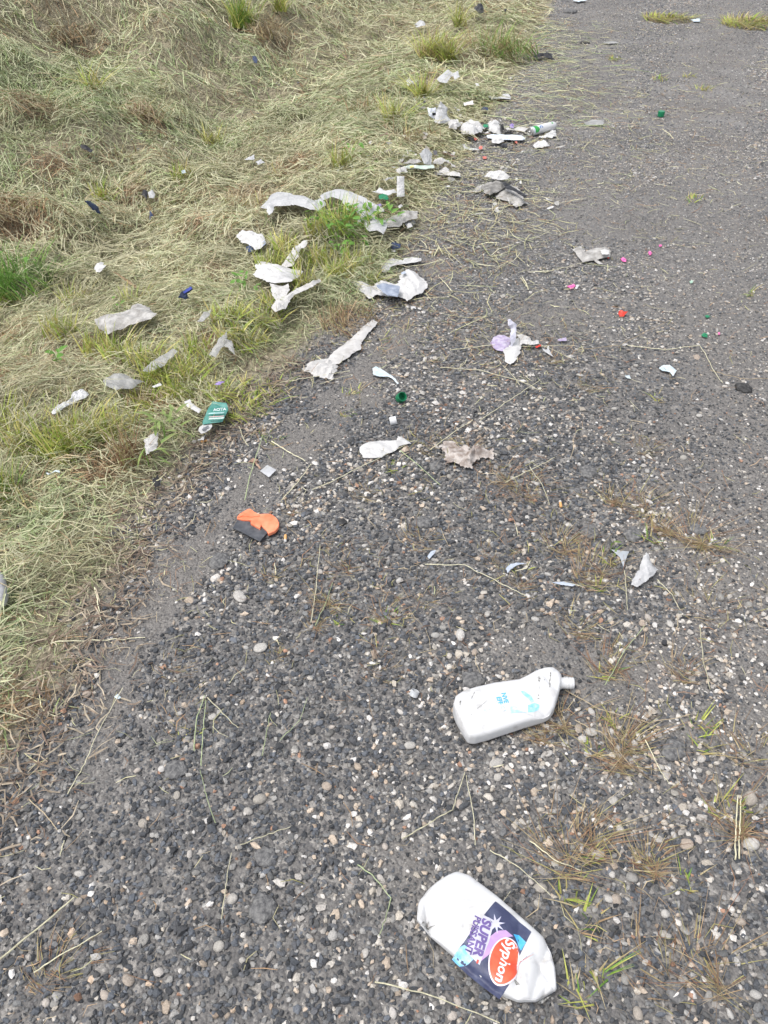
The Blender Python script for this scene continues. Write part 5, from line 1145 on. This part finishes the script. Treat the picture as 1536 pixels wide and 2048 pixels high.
for a, b in (((535, 490), (578, 550)), ((560, 470), (598, 545)), ((582, 460), (608, 515)), ((603, 410), (612, 440)), ((618, 455), (632, 472))):
    A, B = wbl(*a), wbl(*b); nx_, ny_ = B[1] - A[1], A[0] - B[0]; k = .0009 / math.hypot(nx_, ny_)
    wb.patch('small_print', [(A[0] - nx_ * k, A[1] - ny_ * k), (B[0] - nx_ * k, B[1] - ny_ * k), (B[0] + nx_ * k, B[1] + ny_ * k), (A[0] + nx_ * k, A[1] + ny_ * k)], .0006, M_WORN, wr, step=.003)
wb.patch('print', W_((508, 550), (525, 520), (545, 558), (515, 560)), .0006, surf('aqua_print', (.40, .68, .66), (.62, .76, .74), 100, .5), wr, step=.003)
for poly in (((985, 245), (1000, 232), (1015, 262), (1000, 295), (990, 270)), ((1095, 205), (1105, 205), (1098, 330), (1088, 335)), ((1000, 330), (1008, 328), (1010, 350), (1002, 350)), ((400, 440), (432, 375), (438, 378), (406, 440)), ((300, 465), (318, 450), (312, 495), (303, 495)),
             ((405, 574), (412, 574), (411, 582), (406, 582)), ((990, 400), (998, 398), (1000, 412), (992, 412)), ((1040, 265), (1050, 262), (1050, 272), (1042, 273)), ((985, 430), (1003, 428), (1002, 437), (987, 438)), ((455, 525), (550, 445), (552, 448), (458, 528))):
    wb.patch('scuff', W_(*poly), .0007, sm, wr, step=.002)

# ------------------------------------------------------------------ scraper, caps, can and other solid things
def slab(name, pts, z, thick, mat, parent, loc, bevel=.0015):
    import bmesh
    P = [ground(u, v, z) for u, v in pts]
    bm = bmesh.new(); vs = [bm.verts.new((p[0] - loc[0], p[1] - loc[1], z - thick)) for p in P]
    f = bm.faces.new(vs); r = bmesh.ops.extrude_face_region(bm, geom=[f])
    bmesh.ops.translate(bm, vec=(0, 0, thick), verts=[e for e in r['geom'] if isinstance(e, bmesh.types.BMVert)])
    bmesh.ops.recalc_face_normals(bm, faces=bm.faces)
    me = bpy.data.meshes.new(name); bm.to_mesh(me); bm.free()
    o = link(name, me, mat, parent)
    b = o.modifiers.new('edge', 'BEVEL'); b.width = bevel; b.segments = 2; b.limit_method = 'ANGLE'
    return o
sl = ground(515, 1050); sr = empty('ice_scraper', tuple(sl)); tag(sr, 'broken orange ice scraper with a dark slate-grey blade on the gravel', 'scraper')
slab('handle', Q3((340, 410), (370, 370), (440, 325), (510, 285), (545, 285), (610, 335), (690, 365), (760, 358), (830, 358), (880, 372), (930, 410), (965, 450), (985, 500), (975, 560), (930, 615), (860, 650), (815, 668), (800, 625), (740, 570), (690, 520), (640, 490), (560, 462), (430, 460), (335, 435)), .022, .011, M_ORANGE, sr, sl, .002)
slab('clip', Q3((548, 472), (600, 455), (715, 515), (690, 585), (545, 508)), .0245, .009, M_ORANGE, sr, sl, .0015)
slab('rib', Q3((350, 425), (430, 395), (560, 410), (690, 395), (680, 380), (560, 395), (430, 380), (360, 408)), .0242, .004, M_ORANGE, sr, sl, .001)
slab('blade', Q3((350, 452), (470, 465), (560, 500), (690, 590), (705, 530), (815, 640), (770, 690), (690, 785), (540, 712), (400, 640), (270, 585)), .017, .004, M_RUBBER, sr, sl, .0007)

def lathe(name, prof, na, mat, parent=None, ridges=0, rd=0.):
    vs, fs = [], []
    for (r, z) in prof:
        for j in range(na):
            a = 6.2832 * j / na; rr = r * (1 + (rd if ridges and j % 2 else 0)); vs.append((rr * math.cos(a), rr * math.sin(a), z))
    for i in range(len(prof) - 1):
        for j in range(na): fs.append((i * na + j, i * na + (j + 1) % na, (i + 1) * na + (j + 1) % na, (i + 1) * na + j))
    fs.append(tuple(range(na - 1, -1, -1)))
    if prof[-1][0] > 1e-4: fs.append(tuple((len(prof) - 1) * na + j for j in range(na)))
    return link(name, poly_mesh(name, vs, fs, smooth=not ridges), mat, parent)
def cap(name, label, u, v, r, h, mat, rot, ridges=True, z=.0):
    pr = [(r * .9, 0), (r, h * .06), (r, h), (r * .88, h), (r * .86, h * .1)]
    o = lathe(name, pr, 44, mat, None, ridges, -.04); p = ground(u, v, r * .7)
    o.location = p + np.array([0, 0, z]); o.rotation_euler = rot; tag(o, label, 'cap'); return o
cap('bottle_cap', 'dark green screw cap lying with its open end up', 799, 797, .0165, .026, M_GREEN, (.75, .25, .3))
cap('bottle_cap', 'white ridged screw cap above the crushed carton', 780, 843, .014, .022, M_BWHITE, (.2, 1.35, .3))
cap('bottle_cap', 'small pale grey screw cap alone near the white bottle', 826, 1392, .010, .014, surf('grey_cap', (.42, .44, .46), (.58, .59, .60), 60, .4), (-.5, .5, 0))
cap('bottle_cap', 'bright green cap far along the track', 1322, 229, .022, .032, M_GREEN, (math.pi, 0, 0), True, .022)
cap('bottle_cap', 'white screw cap on the dirty rag near the white paper scrap', 821, 448, .013, .022, M_BWHITE, (.3, .9, .2))

# spray can
ca, cz = ground(1060, 264, .028), ground(1110, 251, .028)
cl = float(np.linalg.norm(cz - ca)); cr_ = .0275
can = empty('spray_can', tuple(ca)); can.rotation_euler = (0, math.pi / 2, math.atan2(cz[1] - ca[1], cz[0] - ca[0])); tag(can, 'white spray can with green and blue print lying on its side', 'can')
M_STEEL = surf('can_steel', (.42, .41, .39), (.55, .54, .52), 60, .35); M_STEEL.node_tree.nodes['Principled BSDF'].inputs['Metallic'].default_value = .7
lathe('body', [(cr_ * .9, .004), (cr_, .008), (cr_, cl * .86), (cr_ * .93, cl * .93), (cr_ * .72, cl * .985), (cr_ * .4, cl), (.0005, cl)], 40, M_BWHITE, can)
lathe('rim', [(cr_ * .55, .006), (cr_ * .80, -.004), (cr_ * .94, -.003), (cr_ * .97, .004), (cr_ * .9, .008)], 40, M_STEEL, can)
lathe('valve', [(.007, -.010), (.009, -.006), (.009, .005), (.004, .006)], 20, M_STEEL, can)
def wrap(name, poly, mat, off=.0006):
    """A print wrapped round the can: (angle, height) outline; the can's upper side is at angle pi."""
    rg = np.random.default_rng(5); V, F, _ = tri_fill([(a * cr_, z) for a, z in poly], .005, rg, 0.)
    vs = [((cr_ + off) * math.cos(a / cr_ + math.pi), (cr_ + off) * math.sin(a / cr_ + math.pi), z) for a, z in V]
    return link(name, poly_mesh(name, vs, F), mat, can)
M_CGRN = surf('can_green', (.03, .30, .06), (.07, .42, .10), 50, .4)
wrap('green_band', [(-1.6, .024), (1.7, .024), (1.7, .050), (1.1, .064), (.4, .058), (-.3, .048), (-1.6, .046)], M_CGRN)
wrap('cyan_edge', [(-1.6, .014), (1.7, .014), (1.7, .020), (-1.6, .020)], surf('can_cyan', (.40, .60, .74), (.55, .70, .78), 50, .4))
rgc = [(.75 + .42 * math.cos(t), .083 + .0135 * math.sin(t)) for t in np.linspace(.7, 5.6, 22)] + [(.75 + .22 * math.cos(t), .083 + .007 * math.sin(t)) for t in np.linspace(5.6, .7, 22)]
wrap('letter', rgc, surf('can_blue', (.03, .13, .42), (.06, .22, .52), 50, .4))
wrap('green_mark', [(.2, cl * .78), (.7, cl * .78), (.6, cl * .84), (.3, cl * .84)], M_CGRN)

# green packet and its badge
pk = scrap('green_packet', 'flattened green printed packet tucked under grass at the gravel edge', 'packet', R8((1045, 900), (1080, 820), (1105, 780), (1190, 790), (1202, 830), (1165, 905), (1045, 922)), surf('green_packet', (.05, .22, .18), (.15, .34, .30), 30, .45, .3), base=.045, amp=.03, dome=.06, res=22, ragged=.05)
def on_sheet_text(s, a_px, b_px, hgt, z, mat, parent, name='lettering'):
    A, B = ground(*a_px, z), ground(*b_px, z)
    cu = bpy.data.curves.new('lettering', 'FONT'); cu.body = s; cu.size = 1.; cu.align_x = 'CENTER'; cu.align_y = 'CENTER'; cu.offset = .02
    to = bpy.data.objects.new('lettering', cu); COL.objects.link(to); dg = bpy.context.evaluated_depsgraph_get(); dg.update()
    me = bpy.data.meshes.new_from_object(to.evaluated_get(dg)); bpy.data.objects.remove(to)
    xs = [v.co.x for v in me.vertices]; L = np.linalg.norm(B - A); kx = L / (max(xs) - min(xs)); mid = (A + B) / 2; t = (B - A) / L; n = np.array([-t[1], t[0], 0])
    pl_ = np.array(parent.location)
    for v in me.vertices:
        q = mid + t * v.co.x * kx + n * v.co.y * hgt - pl_; v.co = (q[0], q[1], q[2])
    me.update(); return link(name, me, mat, parent)
pb = np.array(pk.location)
on_sheet_text('AOTA', *R8((1108, 832), (1192, 826)), .022, .068, M_LW, pk)
for y_, mt, w_ in ((852, flat_mat('mint_print', (.42, .62, .62)), 7), (874, flat_mat('rose_print', (.70, .46, .46)), 4), (886, flat_mat('grey_green_print', (.46, .56, .52)), 9)):
    sheet('print_line', R8((1085, y_ - w_ / 2 + 2), (1178, y_ - w_ / 2 - 4), (1172, y_ + w_ / 2 - 4), (1080, y_ + w_ / 2 + 2)), mt, base=.058, amp=.01, dome=.01, res=14, ragged=.02, parent=pk, parent_loc=pk.location)
bd = scrap('badge', 'oval white badge with dark marks below the green packet', 'badge', R8((1015, 962), (1022, 942), (1045, 924), (1075, 917), (1098, 922), (1100, 938), (1085, 958), (1060, 974), (1032, 982)), M_WHITE, base=.04, amp=.02, dome=.06, res=18, ragged=.02)
for pts in (((1035, 955), (1050, 940), (1060, 945), (1045, 962)), ((1055, 940), (1075, 930), (1080, 936), (1062, 948)), ((1048, 965), (1066, 954), (1068, 958), (1052, 968))):
    sheet('dark_mark', R8(*pts), surf('grey_ink', (.10, .11, .13), (.25, .26, .28), 80, .6), base=.0475, amp=.01, dome=.01, res=8, ragged=.02, parent=bd, parent_loc=bd.location)

# grey bottle at the verge edge
gb = Body([(-70, 1160), (-30, 1142), (2, 1146), (12, 1158), (16, 1182), (10, 1208), (-25, 1222), (-70, 1215)], (-60, 1188), (14, 1182), .04, .05, 2.2, .03, .03)
go = gb.root('grey_bottle'); go.location.z += .025; tag(go, 'grey rounded bottle end poking out of the hay at the verge', 'bottle')
link('body', gb.mesh('body', 40, 36), surf('grey_plastic', (.36, .36, .37), (.58, .58, .58), 30, .5, .2), go)

# cigarette ends
M_CORK = surf('cork_tip', (.62, .33, .12), (.74, .46, .22), 120, .8)
def butt(u, v, ang, label):
    p = ground(u, v, .006); r = empty('cigarette_end', tuple(p)); r.rotation_euler = (0, math.pi / 2, ang); tag(r, label, 'cigarette end')
    lathe('filter', [(.0036, 0), (.004, .001), (.004, .020), (.0037, .021)], 14, M_CORK, r)
    lathe('paper', [(.0039, .0205), (.0039, .026), (.003, .028)], 14, M_WHITE, r)
butt(571, 1070, -1.5, 'orange cigarette end beside the broken ice scraper')
butt(402, 884, .5, 'orange cigarette end at the edge of the grass below the packet')
butt(1122, 1014, 1.5, 'orange cigarette end among the reddish weeds')


# lumps of dark tarmac
M_CLOD = surf('tarmac_lump', (.085, .085, .088), (.22, .218, .212), 120, .95, 1., 220, lo=.35, hi=.7)
M_BLACKCLOD = surf('black_tarmac', (.03, .03, .031), (.08, .079, .078), 90, .95, 1., 220)
def clod(u, v, wpx, label, fl=.36):
    import bmesh
    p = ground(u, v); depth = p[1] * math.cos(PITCH) + CAM_H * math.sin(PITCH); s = wpx * depth / FPX
    SEED[0] += 1; rg = np.random.default_rng(SEED[0]); o1 = rg.uniform(0, 40, 3)
    bm = bmesh.new(); bmesh.ops.create_icosphere(bm, subdivisions=3, radius=.48)
    for vv in bm.verts:
        c = vv.co
        k = 1 + .55 * (float(fbm(c.x * 3 + o1[0] + c.z * 2, c.y * 3 + o1[1] - c.z, 71, 4)) - .5) + .45 * (float(fbm(c.x * 11 + o1[1], c.y * 11 + c.z * 9 + o1[2], 73, 3)) - .5)
        vv.co = c * k; vv.co.z = max(vv.co.z, -.2) * fl; vv.co.x *= s * 1.1; vv.co.y *= s; vv.co.z *= s
    me = bpy.data.meshes.new('tarmac_lump'); bm.to_mesh(me); bm.free(); me.polygons.foreach_set('use_smooth', [True] * len(me.polygons))
    o = link('tarmac_lump', me, M_BLACKCLOD if 'black' in label else M_CLOD, loc=(p[0], p[1], float(height(p[0], p[1])) + s * .06)); o.rotation_euler.z = rg.uniform(0, 6); tag(o, label, 'tarmac lump')
for a in [(1487, 778, 34, 'black tarmac lump alone near the edge of the track'), (845, 1046, 34, 'grey tarmac lump on the gravel above the blue strips'), (1180, 1065, 40, 'dark tarmac lump above the grey plastic triangle'), (1265, 1072, 40, 'long dark tarmac lump above the torn white film'),
          (1395, 1060, 34, 'tarmac lump among dry weeds near the track edge'), (945, 1362, 46, 'tarmac lump just above the white bottle'), (525, 1818, 56, 'large flat tarmac lump in the near gravel'), (530, 1715, 44, 'tarmac lump below a pair of big pale stones'),
          (1345, 1502, 52, 'crumbling tarmac lump among weeds beyond the white bottle'), (1210, 1615, 34, 'small tarmac lump between two weed tufts'), (1350, 1985, 46, 'tarmac lump near the bottom corner among pebbles'), (352, 1540, 46, 'pale grey tarmac lump beside two green stalks'),
          (438, 1122, 44, 'pale grey tarmac patch beside the trodden rut'), (872, 934, 30, 'tarmac lump between the carton and the brown tissue'), (1150, 985, 26, 'tarmac lump near the orange cigarette end'), (1170, 87, 18, 'black lump far along the track'), (680, 1045, 26, 'black tarmac lump in gravel level with the scraper'), (1175, 945, 36, 'flat tarmac lump level with the brown tissue'), (600, 1300, 26, 'dark lump in the gravel between pale pebbles'), (1235, 367, 20, 'dark lump on the far gravel beyond the grey rag pile'), (1140, 25, 26, 'dark lump at the far end of the track')]:
    clod(*a)

# ------------------------------------------------------------------ labels: say which tuft or stalk it is by the thing it lies nearest to
MARKS = [((970, 1880), 'the crushed bottle with the navy label'), ((1030, 1415), 'the white bottle with faded print'), ((1243, 1112), 'the grey plastic triangle'), ((1290, 1140), 'the torn bright white film'), ((515, 1050), 'the orange ice scraper'), ((935, 910), 'the mud-brown tissue'),
         ((765, 895), 'the crushed white carton'), ((799, 797), 'the dark green cap'), ((1025, 690), 'the purple wrapper'), ((1487, 778), 'the lone black tarmac lump'), ((1338, 740), 'the pale blue film'), ((1083, 258), 'the spray can'), ((1185, 510), 'the flat grey paper'),
         ((525, 1818), 'the large flat tarmac lump'), ((537, 942), 'the translucent plastic square'), ((5, 1180), 'the grey bottle end'), ((430, 830), 'the green packet'), ((140, 805), 'the white foam strip'), ((250, 640), 'the grey cloth'), ((690, 690), 'the long flat rag'), ((555, 548), 'the broad white rag'),
         ((590, 400), 'the arched plastic sheet'), ((710, 410), 'the curving plastic sheet'), ((1322, 229), 'the bright green cap'), ((885, 225), 'the upright white bag'), ((500, 480), 'the wrapper with a navy corner'), ((370, 585), 'the royal-blue scrap'), ((895, 150), 'the bag caught on grass'),
         ((295, 385), 'the touching black and white scraps'), ((490, 60), 'the tall green clump'), ((1345, 1502), 'the crumbling tarmac lump'), ((1350, 1985), 'the bottom-corner tarmac lump'), ((1243, 628), 'the bright red piece'), ((875, 1110), 'the blue strips'), ((1340, 40), 'the far yellowish grass patch')]
ORD = ['first', 'second', 'third', 'fourth', 'fifth', 'sixth', 'seventh', 'eighth', 'ninth', 'tenth', 'eleventh', 'twelfth', 'thirteenth', 'fourteenth', 'fifteenth', 'sixteenth']
def single_out(text, items):
    by = {}
    for o, (u, v) in items:
        d, k = min((math.hypot(u - m[0][0], v - m[0][1]), i) for i, m in enumerate(MARKS)); by.setdefault(k, []).append((d, o))
    for k, l in by.items():
        l.sort(key=lambda t: t[0])
        for i, (d, o) in enumerate(l):
            o['label'] = f"{text} beside {MARKS[k][1]}" if len(l) == 1 else f"{text}, {ORD[i]} out from {MARKS[k][1]}"
for key, text in (('weed_tuft', 'low reddish weed tuft'), ('grass_sprout', 'small green sprout'), (G_V, 'yellow-green grass tuft'), (G_D, 'dry brown grass tuft'), ('straw_stalk', 'loose pale stalk')):
    single_out(text, [(o, PX[o.name]) for o in COL.objects if o.name in PX and (o.name.startswith(key) or o.get('group') == key)])
